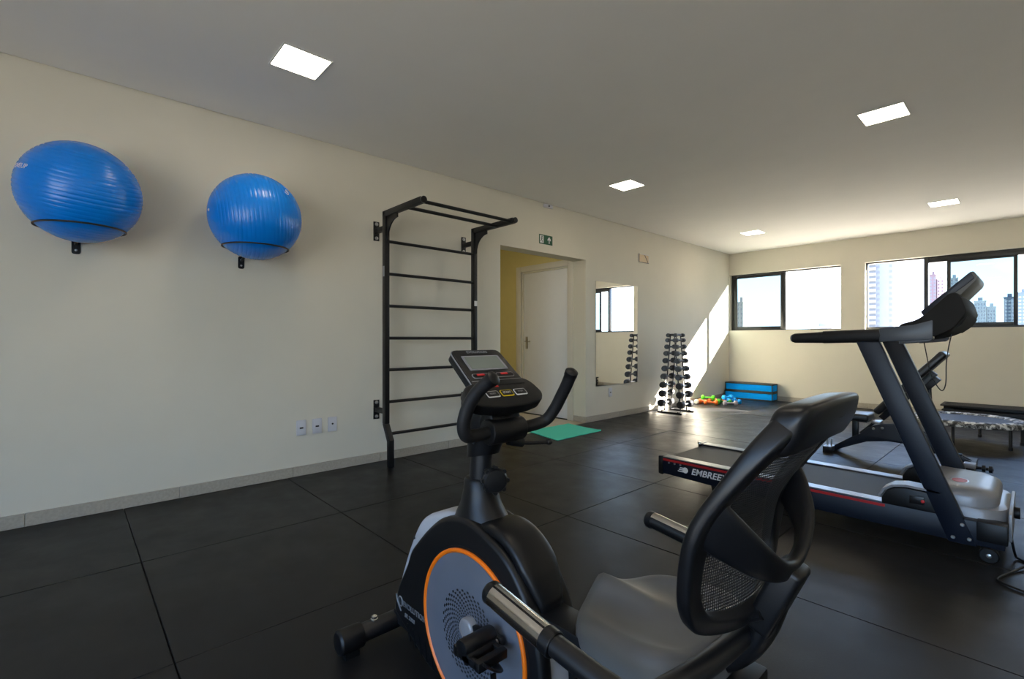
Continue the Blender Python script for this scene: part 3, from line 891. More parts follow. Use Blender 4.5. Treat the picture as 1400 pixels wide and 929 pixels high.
# ================================================================== TREADMILL (faces +x)
TY0, TY1 = 3.28, 4.0
tm = thing('treadmill', 'black treadmill with silver motor hood and red striped deck', 'treadmill', (-1.0, 3.63, 0))
for yy in (TY0, TY1):
    s_ = 1 if yy == TY0 else -1
    ya, yb = sorted((yy, yy + s_ * 0.085))
    side = part('side_frame', MB().prism_xz([(-1.90, 0.085), (-1.50, 0.07), (-0.10, 0.075), (-0.10, 0.19), (-1.90, 0.205)], ya + 0.004, yb), M_NAVY, tm, bevel=0.004)
    part('red_stripe', MB().prism_xz([(-1.90, 0.182), (-0.56, 0.172), (-0.56, 0.187), (-1.90, 0.198)], *sorted((yy + s_ * 0.003, yy + s_ * 0.012))), M_RED, side)
    rl = MB()
    for k in range(4):
        rl.prism_xz([(-1.90, 0.204), (-0.53, 0.192), (-0.53, 0.2), (-1.90, 0.212)], *sorted((yy + s_ * (0.005 + 0.02 * k), yy + s_ * (0.023 + 0.02 * k))))
    part('foot_rail', rl, M_RAIL, tm, bevel=0.002, seg=1)
    part('rear_end_cap', MB().prism_xz(fillet_poly([(-1.93, 0.08), (-1.895, 0.075), (-1.895, 0.215), (-1.93, 0.212)], 0.008), *sorted((yy - s_ * 0.002, yy + s_ * 0.092))), M_BLKPL, tm, bevel=0.004)
    part('rear_foot', MB().prism_xz([(-1.54, 0.09), (-1.44, 0.09), (-1.465, 0.0), (-1.515, 0.0)], *sorted((yy + s_ * 0.012, yy + s_ * 0.06))), M_BLKPL, tm, bevel=0.004)
    # pods at the rail ends
    pod = [(-0.575, 0.19), (-0.575, 0.225), (-0.555, 0.262), (-0.52, 0.287), (-0.47, 0.295), (-0.33, 0.290), (-0.29, 0.19)]
    part('rail_pod', MB().prism_xz(pod, *sorted((yy + s_ * 0.002, yy + s_ * 0.105))), M_BLKPL, tm, bevel=0.006)
    trim = [(-0.58, 0.225), (-0.559, 0.265), (-0.522, 0.291), (-0.47, 0.300), (-0.33, 0.295), (-0.33, 0.307), (-0.472, 0.314), (-0.53, 0.302), (-0.572, 0.272), (-0.592, 0.225)]
    part('pod_trim', MB().prism_xz(trim, *sorted((yy + s_ * 0.0, yy + s_ * 0.107))), M_SILVERPL, tm, bevel=0.002, seg=1)
    # leaning upright
    pa, pb = sorted((yy, yy + s_ * 0.040))
    up = part('upright', MB().prism_xz([(-0.303, 0.066), (-0.195, 0.066), (-0.585, 1.075), (-0.692, 1.075)], pa, pb), M_NAVY, tm, bevel=0.007)
    for bx, bz in ((-0.249, 0.162), (-0.284, 0.092), (-0.224, 0.097)):
        part('bolt', MB().lathe([(0.009, 0), (0.009, 0.003), (0.006, 0.006)], (bx, yy, bz), (0, -s_, 0), 12), M_STEEL, up)
    part('base_block', MB().box((-0.20, min(yy, yy + s_ * 0.09), 0.10), (-0.09, max(yy, yy + s_ * 0.09), 0.195)), M_BLKPL, tm, bevel=0.006)
    wh = part('transport_wheel', MB().lathe([(0.012, -0.017), (0.032, -0.017), (0.037, -0.011), (0.037, 0.011), (0.032, 0.017), (0.012, 0.017)], (-0.155, yy + s_ * 0.017, 0.038), (0, 1, 0), 28), M_BLKPL, tm)
    part('wheel_hub', MB().lathe([(0.011, 0), (0.010, 0.004), (0.004, 0.006)], (-0.155, yy - s_ * 0.0, 0.038), (0, -s_, 0), 14), M_STEEL, wh)
    part('wheel_fork', MB().box((-0.185, min(yy + s_ * 0.035, yy + s_ * 0.05), 0.03), (-0.125, max(yy + s_ * 0.035, yy + s_ * 0.05), 0.12)), M_BLKPL, tm, bevel=0.003)
    # handrail
    hy = yy + s_ * 0.028
    pts = [(-1.005, hy, 1.095), (-0.60, hy, 1.108)]
    n = 12
    path = [(-1.035 + 0.002, hy, 1.095), (-1.032, hy, 1.095), (-1.025, hy, 1.095), (-1.01, hy, 1.095), (-0.86, hy, 1.099), (-0.858, hy, 1.100), (-0.575, hy, 1.110)]
    rr = [(0.004, 0.004), (0.014, 0.014), (0.023, 0.021), (0.029, 0.026), (0.033, 0.027), (0.036, 0.028), (0.037, 0.028)]
    part('handrail', MB().tube(path, rr, 20, flat=(0, 0, 1)), M_FOAM, tm)
    part('handrail_end', MB().tube([(-1.0345, hy, 1.095), (-1.031, hy, 1.095), (-1.022, hy, 1.095)], [(0.010, 0.010), (0.019, 0.018), (0.025, 0.023)], 16, flat=(0, 0, 1)), M_DISC, tm)
    part('rail_sleeve', MB().prism_xz([(-0.586, 1.074), (-0.36, 1.085), (-0.36, 1.19), (-0.44, 1.166), (-0.586, 1.149)], *sorted((yy + s_ * 0.0, yy + s_ * 0.06))), M_GREYPL, tm, bevel=0.006)
    part('sleeve_underside', MB().prism_xz([(-0.50, 1.062), (-0.375, 1.075), (-0.36, 1.09), (-0.50, 1.085)], *sorted((yy + s_ * 0.006, yy + s_ * 0.055))), M_GREYPL, tm, bevel=0.004)
# belt and deck
part('deck_board', MB().box((-1.88, TY0 + 0.086, 0.10), (-0.45, TY1 - 0.086, 0.172)), M_BLKPL, tm)
bl = MB()
pr = [(-1.87, 0.197), (-0.40, 0.190)]
prof = [(-1.86, 0.199), (-0.42, 0.191), (-0.42, 0.182), (-1.86, 0.1)]
bl.prism_xz(fillet_poly([(-1.915, 0.199), (-0.42, 0.191), (-0.42, 0.175), (-1.87, 0.115), (-1.915, 0.12)], [0.035, 0, 0, 0, 0.03]), TY0 + 0.09, TY1 - 0.09)
part('belt', bl, M_BELT, tm, smooth=40)
part('rear_roller', MB().cyl((-1.89, TY0 + 0.086, 0.155), (-1.89, TY1 - 0.086, 0.155), 0.022), M_STEEL, tm)
part('roller_tip', MB().lathe([(0.020, 0), (0.019, 0.01), (0.012, 0.014)], (-1.915, TY1 - 0.09, 0.212), (0, 0, 1), 14), M_CHROME, tm)
# motor hood
def hood_ring(x0, x1, y0, y1, z, r):
    return [(p[0], p[1], z) for p in fillet_poly([(x0, y0), (x1, y0), (x1, y1), (x0, y1)], [0.02, r, r, 0.02], 8)]
hb = MB().loops([hood_ring(-0.42, -0.088, TY0 + 0.06, TY1 - 0.06, 0.10, 0.14), hood_ring(-0.42, -0.088, TY0 + 0.06, TY1 - 0.06, 0.215, 0.14), hood_ring(-0.42, -0.095, TY0 + 0.068, TY1 - 0.068, 0.238, 0.14), hood_ring(-0.41, -0.115, TY0 + 0.125, TY1 - 0.125, 0.247, 0.13)])
part('motor_hood_base', hb, M_SILVERPL, tm, smooth=50)
ht = MB().loops([hood_ring(-0.42, -0.125, TY0 + 0.07, TY1 - 0.07, 0.235, 0.15), hood_ring(-0.42, -0.125, TY0 + 0.07, TY1 - 0.07, 0.285, 0.15), hood_ring(-0.42, -0.135, TY0 + 0.08, TY1 - 0.08, 0.307, 0.15), hood_ring(-0.41, -0.165, TY0 + 0.11, TY1 - 0.11, 0.321, 0.13), hood_ring(-0.39, -0.22, TY0 + 0.17, TY1 - 0.17, 0.327, 0.09)])
hood = part('motor_hood', ht, M_SILVERPL, tm, smooth=50)
bad = [(0.062 * math.cos(2 * PI * k / 28), 0.038 * math.sin(2 * PI * k / 28)) for k in range(28)]
part('badge', MB().prism_xy([(-0.28 + q, 3.545 + p) for p, q in bad], 0.318, 0.3275), M_STEEL, hood, bevel=0.002)
part('badge_face', MB().prism_xy([(-0.28 + q * 0.82, 3.545 + p * 0.82) for p, q in bad], 0.327, 0.3285), M_RED, hood)
part('front_plate', MB().box((-0.092, TY0 + 0.09, 0.10), (-0.078, TY1 - 0.09, 0.235)), M_SILVERPL, tm, bevel=0.003)
for yy in (TY0 + 0.33,):
    part('front_bumper', MB().cyl((-0.078, yy, 0.19), (-0.055, yy, 0.19), 0.030), M_BLKPL, tm, bevel=0.003)
part('safety_button', MB().cyl((-0.40, TY0 + 0.003, 0.243), (-0.40, TY0 - 0.012, 0.243), 0.008), M_REDKEY, tm, bevel=0.002)
part('button_bezel', MB().box((-0.455, TY0 - 0.004, 0.222), (-0.395, TY0 + 0.003, 0.264)), M_BLKGLOSS, tm, bevel=0.003)
# console
body = fillet_poly([(-0.50, 1.085), (-0.385, 1.092), (-0.325, 1.116), (-0.280, 1.146), (-0.232, 1.226), (-0.254, 1.303), (-0.274, 1.326), (-0.302, 1.320), (-0.385, 1.226), (-0.425, 1.190), (-0.50, 1.168)], [0.01, 0.03, 0.03, 0.04, 0.02, 0.02, 0.012, 0.02, 0.05, 0.05, 0.02], 5)
cons = part('console_body', MB().prism_xz(body, TY0 + 0.002, TY1 - 0.002), M_MATTE, tm, bevel=0.012)
part('underside_tray', MB().prism_xz([(-0.30, 1.125), (-0.255, 1.165), (-0.235, 1.205), (-0.262, 1.18)], TY0 + 0.05, TY1 - 0.05), M_MATTE, cons)
scr = fillet_poly([(-0.423, 1.236), (-0.408, 1.212), (-0.212, 1.398), (-0.226, 1.434)], [0.008, 0.006, 0.006, 0.012], 4)
part('screen_bezel', MB().prism_xz(scr, TY0 + 0.10, TY1 - 0.10), M_NAVY, tm, bevel=0.006)
bk = fillet_poly([(-0.345, 1.272), (-0.216, 1.394), (-0.232, 1.430), (-0.215, 1.436), (-0.203, 1.412), (-0.206, 1.390), (-0.270, 1.310), (-0.33, 1.268)], [0.004, 0.004, 0.004, 0.02, 0.02, 0.01, 0.004, 0.004], 4)
part('screen_back', MB().prism_xz(bk, TY0 + 0.106, TY1 - 0.106), M_TANGREY, tm, bevel=0.006)
sn = Vector((-0.7071, 0, 0.7071))
sc0 = Vector((-0.423, 0, 1.236)) + Vector((0.03, 0, 0.03))
part('display', MB().add([(-0.40, TY0 + 0.16, 1.2625), (-0.40, TY1 - 0.16, 1.2625), (-0.243, TY1 - 0.16, 1.4195), (-0.243, TY0 + 0.16, 1.4195), (-0.402, TY0 + 0.16, 1.2645), (-0.402, TY1 - 0.16, 1.2645), (-0.245, TY1 - 0.16, 1.4215), (-0.245, TY0 + 0.16, 1.4215)], [(0, 1, 2, 3), (4, 5, 6, 7), (0, 1, 5, 4), (1, 2, 6, 5), (2, 3, 7, 6), (3, 0, 4, 7)]), M_BLKGLOSS, tm)
part('safety_cord', MB().tube(smooth_path([(-0.44, 3.63, 1.09), (-0.427, 3.63, 1.0), (-0.405, 3.63, 0.88), (-0.365, 3.63, 0.80), (-0.345, 3.63, 0.835), (-0.342, 3.63, 0.95), (-0.333, 3.63, 1.04), (-0.32, 3.63, 1.115)], 8), 0.0028, 8), M_BLKPL, tm)
# lettering on the side of the deck
text_part('lettering', 'EMBREEX', 0.062, M_WHITE, tm, (-1.545, TY0 + 0.0028, 0.139), (1, 0, -0.006), (0, 0, 1), shear=0.25, bold=0.0012)
lg = MB()
for k in range(3):
    lg.box((-1.775 + 0.008 * k, TY0 + 0.0022, 0.123 + 0.013 * k), (-1.725, TY0 + 0.0036, 0.130 + 0.013 * k))
lg.lathe([(0.021, 0), (0.021, 0.001)], (-1.718, TY0 + 0.0034, 0.140), (0, -1, 0), 20)
part('emblem', lg, M_WHITE, tm)
for k in range(3):
    part('adjuster_mark', MB().cyl((-1.845 + 0.045 * k, TY0 + 0.005, 0.172), (-1.845 + 0.045 * k, TY0 - 0.002, 0.172), 0.007, n=10), M_STEEL, tm)

pc = thing('power_cable', 'thin black power cable looping on the floor by the treadmill', 'cable', (-0.1, 3.3, 0))
part('cord', MB().tube(smooth_path([(-0.082, 3.42, 0.10), (-0.072, 3.44, 0.03), (-0.062, 3.45, 0.008), (-0.02, 3.40, 0.006), (0.03, 3.36, 0.006), (0.06, 3.42, 0.006), (0.0, 3.41, 0.014), (-0.08, 3.22, 0.006), (-0.118, 3.09, 0.006), (-0.10, 3.05, 0.006), (-0.03, 3.01, 0.006), (0.12, 2.92, 0.006), (0.4, 2.85, 0.006), (0.9, 2.95, 0.006)], 8), 0.0055, 8), M_BLKPL, pc)

# ================================================================== BENCH
bn = thing('weight_bench', 'black adjustable weight bench with raised backrest behind the treadmill', 'bench', (-0.85, 5.52, 0))
BY = 5.53
ff = part('front_foot', MB().box((-1.40, BY - 0.16, 0.008), (-1.325, BY + 0.16, 0.055)), M_BLKMETAL, bn, bevel=0.005)
part('foot_plate', MB().box((-1.398, BY - 0.155, 0.0555), (-1.327, BY - 0.03, 0.058)), M_RAIL, ff)
for dx in (-1.378, -1.345):
    part('peg', MB().cyl((dx, BY - 0.08, 0.055), (dx, BY - 0.08, 0.125), 0.007), M_STEEL, ff)
for dy in (-0.15, 0.15):
    part('foot_pad', MB().box((-1.398, BY + dy - 0.012, 0.0), (-1.327, BY + dy + 0.012, 0.008)), M_BLKPL, bn)
arch_top = [(-1.335, 0.055), (-1.20, 0.155), (-1.12, 0.20), (-1.06, 0.27), (-0.98, 0.30), (-0.80, 0.33), (-0.66, 0.27), (-0.52, 0.16), (-0.36, 0.075)]
arch_bot = [(-0.36, 0.03), (-0.46, 0.07), (-0.60, 0.125), (-0.75, 0.155), (-0.92, 0.16), (-1.07, 0.135), (-1.20, 0.075), (-1.33, 0.01)]
for yy in (BY - 0.045, BY + 0.03):
    part('side_plate', MB().prism_xz(arch_top + arch_bot, yy, yy + 0.012), M_NAVY, bn, bevel=0.003)
for bx, bz in ((-1.02, 0.262), (-0.955, 0.275), (-0.72, 0.26)):
    part('bolt', MB().lathe([(0.012, 0), (0.012, 0.004), (0.007, 0.008)], (bx, BY - 0.045, bz), (0, -1, 0), 12), M_STEEL, bn)
part('seat_post', MB().box((-1.19, BY - 0.03, 0.16), (-1.145, BY + 0.03, 0.325)), M_BLKMETAL, bn, bevel=0.004)
part('seat_brace', MB().tube([(-1.13, BY, 0.20), (-1.02, BY, 0.315)], 0.012, 10), M_BLKMETAL, bn)
part('seat_pad', MB().box((-1.42, BY - 0.15, 0.33), (-1.04, BY + 0.15, 0.395)), M_LEATHER, bn, bevel=0.022, seg=4)
part('seat_plate', MB().box((-1.36, BY - 0.10, 0.318), (-1.06, BY + 0.10, 0.331)), M_BLKMETAL, bn)
part('hinge_cap', MB().box((-1.03, BY - 0.06, 0.31), (-0.965, BY + 0.06, 0.335)), M_RAIL, bn, bevel=0.003)
a0, a1 = Vector((-0.97, BY, 0.40)), Vector((-0.50, BY, 0.955))
dv = (a1 - a0).normalized()
nv = Vector((-dv.z, 0, dv.x))
def slab(p, q, n0, n1, w):
    m = MB()
    vs = []
    for y_ in (BY - w, BY + w):
        vs += [p + nv * n0, q + nv * n0, q + nv * n1, p + nv * n1]
    for i, v in enumerate(vs):
        vs[i] = Vector((v.x, BY - w if i < 4 else BY + w, v.z))
    return m.add(vs, [(0, 1, 2, 3), (7, 6, 5, 4), (0, 4, 5, 1), (1, 5, 6, 2), (2, 6, 7, 3), (3, 7, 4, 0)])
part('backrest_pad', slab(a0, a1, 0.0, 0.06, 0.14), M_LEATHER, bn, bevel=0.02, seg=4)
part('backrest_tube', slab(a0 - dv * 0.03, a1 - dv * 0.18, -0.055, -0.003, 0.025), M_BLKMETAL, bn, bevel=0.004)
part('adjust_bracket', slab(a0 + dv * 0.40, a1 - dv * 0.20, -0.10, -0.05, 0.04), M_BLKMETAL, bn, bevel=0.004)
part('support_strut', MB().tube([a0 + dv * 0.45 - nv * 0.06, (-0.62, BY, 0.22)], 0.016, 10), M_BLKMETAL, bn)
part('ladder_bar', MB().box((-0.72, BY - 0.02, 0.10), (-0.42, BY + 0.02, 0.125)), M_BLKMETAL, bn)
rf = part('rear_foot', MB().box((-0.40, BY - 0.17, 0.02), (-0.335, BY + 0.17, 0.075)), M_BLKMETAL, bn, bevel=0.004)
part('foot_plate', MB().box((-0.402, BY - 0.172, 0.045), (-0.33, BY - 0.08, 0.082)), M_SILVERPL, rf, bevel=0.003)
part('axle', MB().cyl((-0.335, BY - 0.12, 0.05), (-0.23, BY - 0.12, 0.05), 0.012), M_BLKPL, rf)
for dx in (-0.285, -0.245):
    part('end_knob', MB().lathe([(0.012, -0.012), (0.028, -0.010), (0.028, 0.010), (0.012, 0.012)], (dx, BY - 0.12, 0.05), (1, 0, 0), 14), M_BLKPL, rf)
for dy in (-0.15, 0.15):
    part('foot_pad', MB().cyl((-0.367, BY + dy, 0.0), (-0.367, BY + dy, 0.021), 0.02), M_BLKPL, bn)

# ================================================================== MINI TRAMPOLINE
tc = Vector((-0.50, 7.05, 0))
tp = thing('mini_trampoline', 'round mini trampoline with grey camouflage rim cover', 'trampoline', tc)
part('rim_cover', MB().lathe([(0.345, 0.245), (0.36, 0.257), (0.41, 0.262), (0.452, 0.25), (0.466, 0.225), (0.462, 0.205), (0.45, 0.205), (0.44, 0.225), (0.36, 0.238)], tc, n=64, cap=False), M_CAMO, tp, smooth=60)
part('jump_mat', MB().lathe([(0.35, 0.236), (0.35, 0.243), (0.02, 0.243)], tc, n=48), M_STEPBLK, tp)
part('rim_tube', MB().tube([(tc.x + 0.45 * math.cos(2 * PI * k / 48), tc.y + 0.45 * math.sin(2 * PI * k / 48), 0.215) for k in range(48)], 0.014, 8, closed=True), M_BLKMETAL, tp)
for k in range(6):
    a = 0.35 + k * PI / 3
    lx, ly = tc.x + 0.43 * math.cos(a), tc.y + 0.43 * math.sin(a)
    lg_ = part('leg', MB().cyl((lx, ly, 0.012), (lx, ly, 0.215), 0.014, n=12), M_BLKMETAL, tp)
    part('rubber_foot', MB().cyl((lx, ly, 0.0), (lx, ly, 0.03), 0.018, n=12), M_BLKPL, lg_)

# ================================================================== STACKED BLACK STEP PLATFORMS by the back wall
for k, lab in enumerate(('black step platform at the bottom of the stack under the wide window', 'black step platform in the middle of the stack under the wide window', 'black step platform topping the stack under the wide window')):
    z0 = 0.066 * k
    o_ = 0.012 * (k == 2)
    r = thing('step_platform', lab, 'step platform', (-0.3, 9.07, z0), group='black step platforms')
    part('deck', MB().box((-0.885 - o_, 8.86 - o_, z0 + 0.042), (0.35, 9.285, z0 + 0.064)), M_STEPBLK, r, bevel=0.005)
    part('skirt', MB().box((-0.865, 8.88, z0 + 0.014), (0.33, 9.27, z0 + 0.042)), M_BLKPL, r, bevel=0.003)
    for fx in (-0.82, 0.28):
        for fy in (8.91, 9.24):
            part('foot', MB().box((fx - 0.04, fy - 0.025, z0 - (0.0 if k == 0 else 0.002)), (fx + 0.04, fy + 0.025, z0 + 0.014)), M_BLKPL, r)
    for q in range(9):
        part('tread_rib', MB().box((-0.86, 8.885 + 0.046 * q, z0 + 0.064), (0.32, 8.897 + 0.046 * q, z0 + 0.0655)), M_STEPBLK, r)

# ================================================================== RECUMBENT EXERCISE BIKE (faces -x)
BC = 0.91
bk_ = thing('exercise_bike', 'black recumbent exercise bike with orange ringed flywheel cover and mesh backrest', 'exercise bike', (-0.8, BC, 0))
def mir(p):
    return (p[0], 2 * BC - p[1], p[2])
# stabilisers
def stabiliser(x, hy, first):
    m = MB().tube([(x, BC - hy + 0.03, 0.058), (x, BC + hy - 0.03, 0.058)], [(0.030, 0.034)] * 2, 20, flat=(0, 0, 1))
    st = part('front_stabiliser' if first else 'rear_stabiliser', m, M_BLKMETAL, bk_, bevel=0.002)
    for s_ in (-1, 1):
        part('end_cap', MB().tube([(x, BC + s_ * (hy - 0.085), 0.056), (x, BC + s_ * (hy - 0.008), 0.056), (x, BC + s_ * hy, 0.056)], [(0.040, 0.040), (0.042, 0.041), (0.034, 0.033)], 24, flat=(0, 0, 1)), M_BLKPL, st, bevel=0.002)
        part('cap_base', MB().box((x - 0.022, BC + s_ * (hy - 0.045) - 0.025, 0.0), (x + 0.022, BC + s_ * (hy - 0.045) + 0.025, 0.02)), M_BLKPL, st)
        part('bolt', MB().lathe([(0.013, 0), (0.013, 0.004), (0.010, 0.006), (0.010, 0.013), (0.004, 0.017)], (x, BC + s_ * 0.105, 0.087), (0, 0, 1), 14), M_CHROME, st)
    return st
stabiliser(-1.60, 0.24, True)
stabiliser(-0.03, 0.25, False)

# shroud: silver spine with black side shells
spine = fillet_poly([(-1.29, 0.055), (-1.53, 0.150), (-1.515, 0.235), (-1.455, 0.372), (-1.372, 0.508), (-1.215, 0.566), (-1.05, 0.556), (-0.95, 0.520), (-0.872, 0.44), (-0.822, 0.33), (-0.808, 0.18), (-0.83, 0.055)], [0.05, 0.02, 0.05, 0.12, 0.07, 0.06, 0.03, 0.05, 0.06, 0.06, 0.06, 0.05], 5)
part('shroud_spine', MB().prism_xz(spine, BC - 0.055, BC + 0.055), M_SPINE, bk_, bevel=0.018, seg=3)
shell = fillet_poly([(-1.285, 0.050), (-1.513, 0.148), (-1.492, 0.230), (-1.420, 0.345), (-1.405, 0.385), (-1.315, 0.478), (-1.22, 0.552), (-1.10, 0.576), (-1.02, 0.556), (-0.925, 0.520), (-0.852, 0.44), (-0.804, 0.33), (-0.792, 0.18), (-0.81, 0.050)], [0.05, 0.02, 0.05, 0.02, 0.02, 0.05, 0.05, 0.06, 0.03, 0.05, 0.06, 0.06, 0.06, 0.05], 5)
for s_ in (-1, 1):
    sh = part('side_shell', MB().prism_xz(shell, *sorted((BC + s_ * 0.035, BC + s_ * 0.078))), M_BLKPL, bk_, bevel=0.014, seg=3)
    yf = BC + s_ * 0.078
    dc = Vector((-1.076, yf, 0.262))
    ax = (0, s_, 0)
    part('rim_groove', MB().lathe([(0.236, -0.004), (0.236, 0.001), (0.224, 0.003)], dc, ax, 72), M_BLKGLOSS, bk_)
    part('orange_ring', MB().tube([(dc.x + 0.2235 * math.cos(2 * PI * k / 80), yf + s_ * 0.004, dc.z + 0.2235 * math.sin(2 * PI * k / 80)) for k in range(80)], (0.0065, 0.007), 10, closed=True), M_ORANGE, bk_)
    ds = part('flywheel_cover', MB().lathe([(0.219, 0.001), (0.217, 0.006), (0.12, 0.010), (0.05, 0.012), (0.02, 0.0125)], dc, ax, 72), M_DISC, bk_, smooth=50)
    # spiral of small dimples around the crank
    dm_ = MB()
    for ring in range(12):
        rr = 0.042 + ring * 0.0068
        cnt = 30
        for k in range(cnt):
            a = 2 * PI * k / cnt + ring * 0.085
            h = 0.0126 - (rr - 0.02) * 0.021
            w_ = 0.0016 + rr * 0.018
            c_ = Vector((dc.x + rr * math.cos(a), yf + s_ * (h + 0.0002), dc.z + rr * math.sin(a)))
            t1 = Vector((-math.sin(a), 0, math.cos(a))) * (w_ * 1.25)
            t2 = Vector((math.cos(a), 0, math.sin(a))) * (w_ * 0.85)
            dm_.add([c_ - t1 - t2, c_ + t1 - t2, c_ + t1 + t2, c_ - t1 + t2], [(0, 1, 2, 3)])
    dp = part('dimple_pattern', dm_, M_BLKPL, ds, smooth=0)
    dp['kind'] = 'stuff'
    # crank hub, arm, pedal
    ang = math.radians(12) if s_ < 0 else math.radians(192)
    ex_, ez_ = math.cos(ang), math.sin(ang)
    hub = dc + Vector((0, s_ * 0.012, 0.022))
    hub = Vector((-1.055, yf + s_ * 0.012, 0.292))
    cr = MB().prism_xz([(hub.x - ex_ * 0.022 - ez_ * 0.017, hub.z - ez_ * 0.022 + ex_ * 0.017), (hub.x - ex_ * 0.022 + ez_ * 0.017, hub.z - ez_ * 0.022 - ex_ * 0.017), (hub.x + ex_ * 0.145 + ez_ * 0.011, hub.z + ez_ * 0.145 - ex_ * 0.011), (hub.x + ex_ * 0.145 - ez_ * 0.011, hub.z + ez_ * 0.145 + ex_ * 0.011)], *sorted((yf + s_ * 0.014, yf + s_ * 0.03)))
    crank = part('crank_arm', cr, M_BLKMETAL, bk_, bevel=0.004)
    part('crank_cap', MB().lathe([(0.031, 0.0), (0.031, 0.018), (0.028, 0.022), (0.012, 0.025)], (hub.x, yf + s_ * 0.012, hub.z), ax, 32), M_SILVERPL, bk_, smooth=50)
    pe = Vector((hub.x + ex_ * 0.13, yf + s_ * 0.03, hub.z + ez_ * 0.13))
    part('pedal_axle', MB().cyl(pe, pe + Vector((0, s_ * 0.10, 0)), 0.007), M_STEEL, crank)
    pd = MB()
    y0, y1 = sorted((pe.y + s_ * 0.010, pe.y + s_ * 0.100))
    for qx in (-0.042, 0.042):
        pd.box((pe.x + qx - 0.010, y0, pe.z - 0.012), (pe.x + qx + 0.010, y1, pe.z + 0.012))
    pd.box((pe.x - 0.042, y0, pe.z - 0.010), (pe.x + 0.042, y0 + 0.014, pe.z + 0.010)).box((pe.x - 0.042, y1 - 0.014, pe.z - 0.010), (pe.x + 0.042, y1, pe.z + 0.010))
    pd.cyl((pe.x, y0, pe.z), (pe.x, y1, pe.z), 0.016, n=16)
    ped = part('pedal', pd, M_BLKPL, bk_, bevel=0.003)
    yo = pe.y + s_ * 0.105
    ym = (y0 + y1) / 2
    part('toe_strap', MB().tube(smooth_path([(pe.x + 0.052, y0 + 0.01, pe.z + 0.01), (pe.x + 0.058, ym, pe.z - 0.02), (pe.x + 0.03, y1 - 0.01, pe.z - 0.045), (pe.x - 0.03, y1, pe.z - 0.042), (pe.x - 0.058, y1 - 0.01, pe.z - 0.012), (pe.x - 0.060, ym, pe.z + 0.004)], 6), (0.003, 0.010), 8, flat=(0, 0, 1)), M_BLKPL, ped)
    part('pedal_roll', MB().tube([(pe.x - 0.012, y0 - 0.004, pe.z + 0.022), (pe.x - 0.012, y1 + 0.004, pe.z + 0.022)], (0.018, 0.022), 16, flat=(0, 0, 1)), M_BLKPL, ped, bevel=0.003)
    part('strap_end', MB().tube(smooth_path([(pe.x + 0.05, ym, pe.z - 0.03), (pe.x + 0.054, ym, pe.z - 0.08), (pe.x + 0.05, ym, pe.z - 0.14)], 5), (0.002, 0.009), 8, flat=(1, 0, 0)), M_BLKPL, ped)
    # vent slots low at the front
    for k in range(6):
        x0 = -1.42 + 0.034 * k
        part('vent_slot', MB().prism_xz([(x0, 0.142 - 0.003 * k), (x0 + 0.008, 0.142 - 0.003 * k), (x0 + 0.022, 0.09 - 0.006 * k), (x0 + 0.014, 0.09 - 0.006 * k)], *sorted((yf - s_ * 0.001, yf + s_ * 0.0015))), M_BLKGLOSS, sh)
    if s_ < 0:
        text_part('lettering', 'EVOLUTION', 0.0255, M_TXT, sh, (-1.376, yf - 0.0006, 0.196), (1, 0, 0), (0, 0, 1), bold=0.0006, extrude=0.0004)
        text_part('lettering', 'SR 3000', 0.019, M_TXT, sh, (-1.403, yf - 0.0006, 0.163), (1, 0, 0), (0, 0, 1), bold=0.0004, extrude=0.0004)
        lg = MB()
        lg.tube([(-1.462 + 0.013 * math.cos(2 * PI * k / 20), yf - 0.0008, 0.198 + 0.016 * math.sin(2 * PI * k / 20)) for k in range(20)], 0.0025, 6, closed=True)
        lg.tube(smooth_path([(-1.488, yf - 0.0008, 0.214), (-1.482, yf - 0.0008, 0.196), (-1.466, yf - 0.0008, 0.176), (-1.458, yf - 0.0008, 0.166)], 4), [0.0045] + [0.003] * 11 + [0.001], 6)
        part('emblem', lg, M_TXT, sh)
    part('shell_screw', MB().lathe([(0.006, 0), (0.005, 0.002)], (-1.375, BC + s_ * 0.0775, 0.44), ax, 10), M_DARK, bk_)
# rear cowl between post boot and tail
cw = []
cpath = smooth_path([(-1.07, BC, 0.548), (-1.02, BC, 0.560), (-0.965, BC, 0.552), (-0.912, BC, 0.520), (-0.875, BC, 0.475), (-0.852, BC, 0.428), (-0.842, BC, 0.395)], 5)
for i, p in enumerate(cpath):
    t = (cpath[min(i + 1, len(cpath) - 1)] - cpath[max(i - 1, 0)]).normalized()
    nrm = Vector((-t.z, 0, t.x))
    f_ = i / (len(cpath) - 1)
    w_ = 0.064 * (1 - 0.45 * max(0, f_ - 0.6) / 0.4) * (0.9 + 0.1 * min(1, f_ * 5))
    hgt = 0.020 if f_ < 0.92 else 0.012
    sq = lambda v: math.copysign(abs(v) ** 0.62, v)
    cw.append([p + Vector((0, w_ * sq(math.cos(2 * PI * k / 20)), 0)) + nrm * (hgt * sq(math.sin(2 * PI * k / 20))) for k in range(20)])
part('rear_cowl', MB().loops(cw), M_BLKPL, bk_, bevel=0, smooth=60)
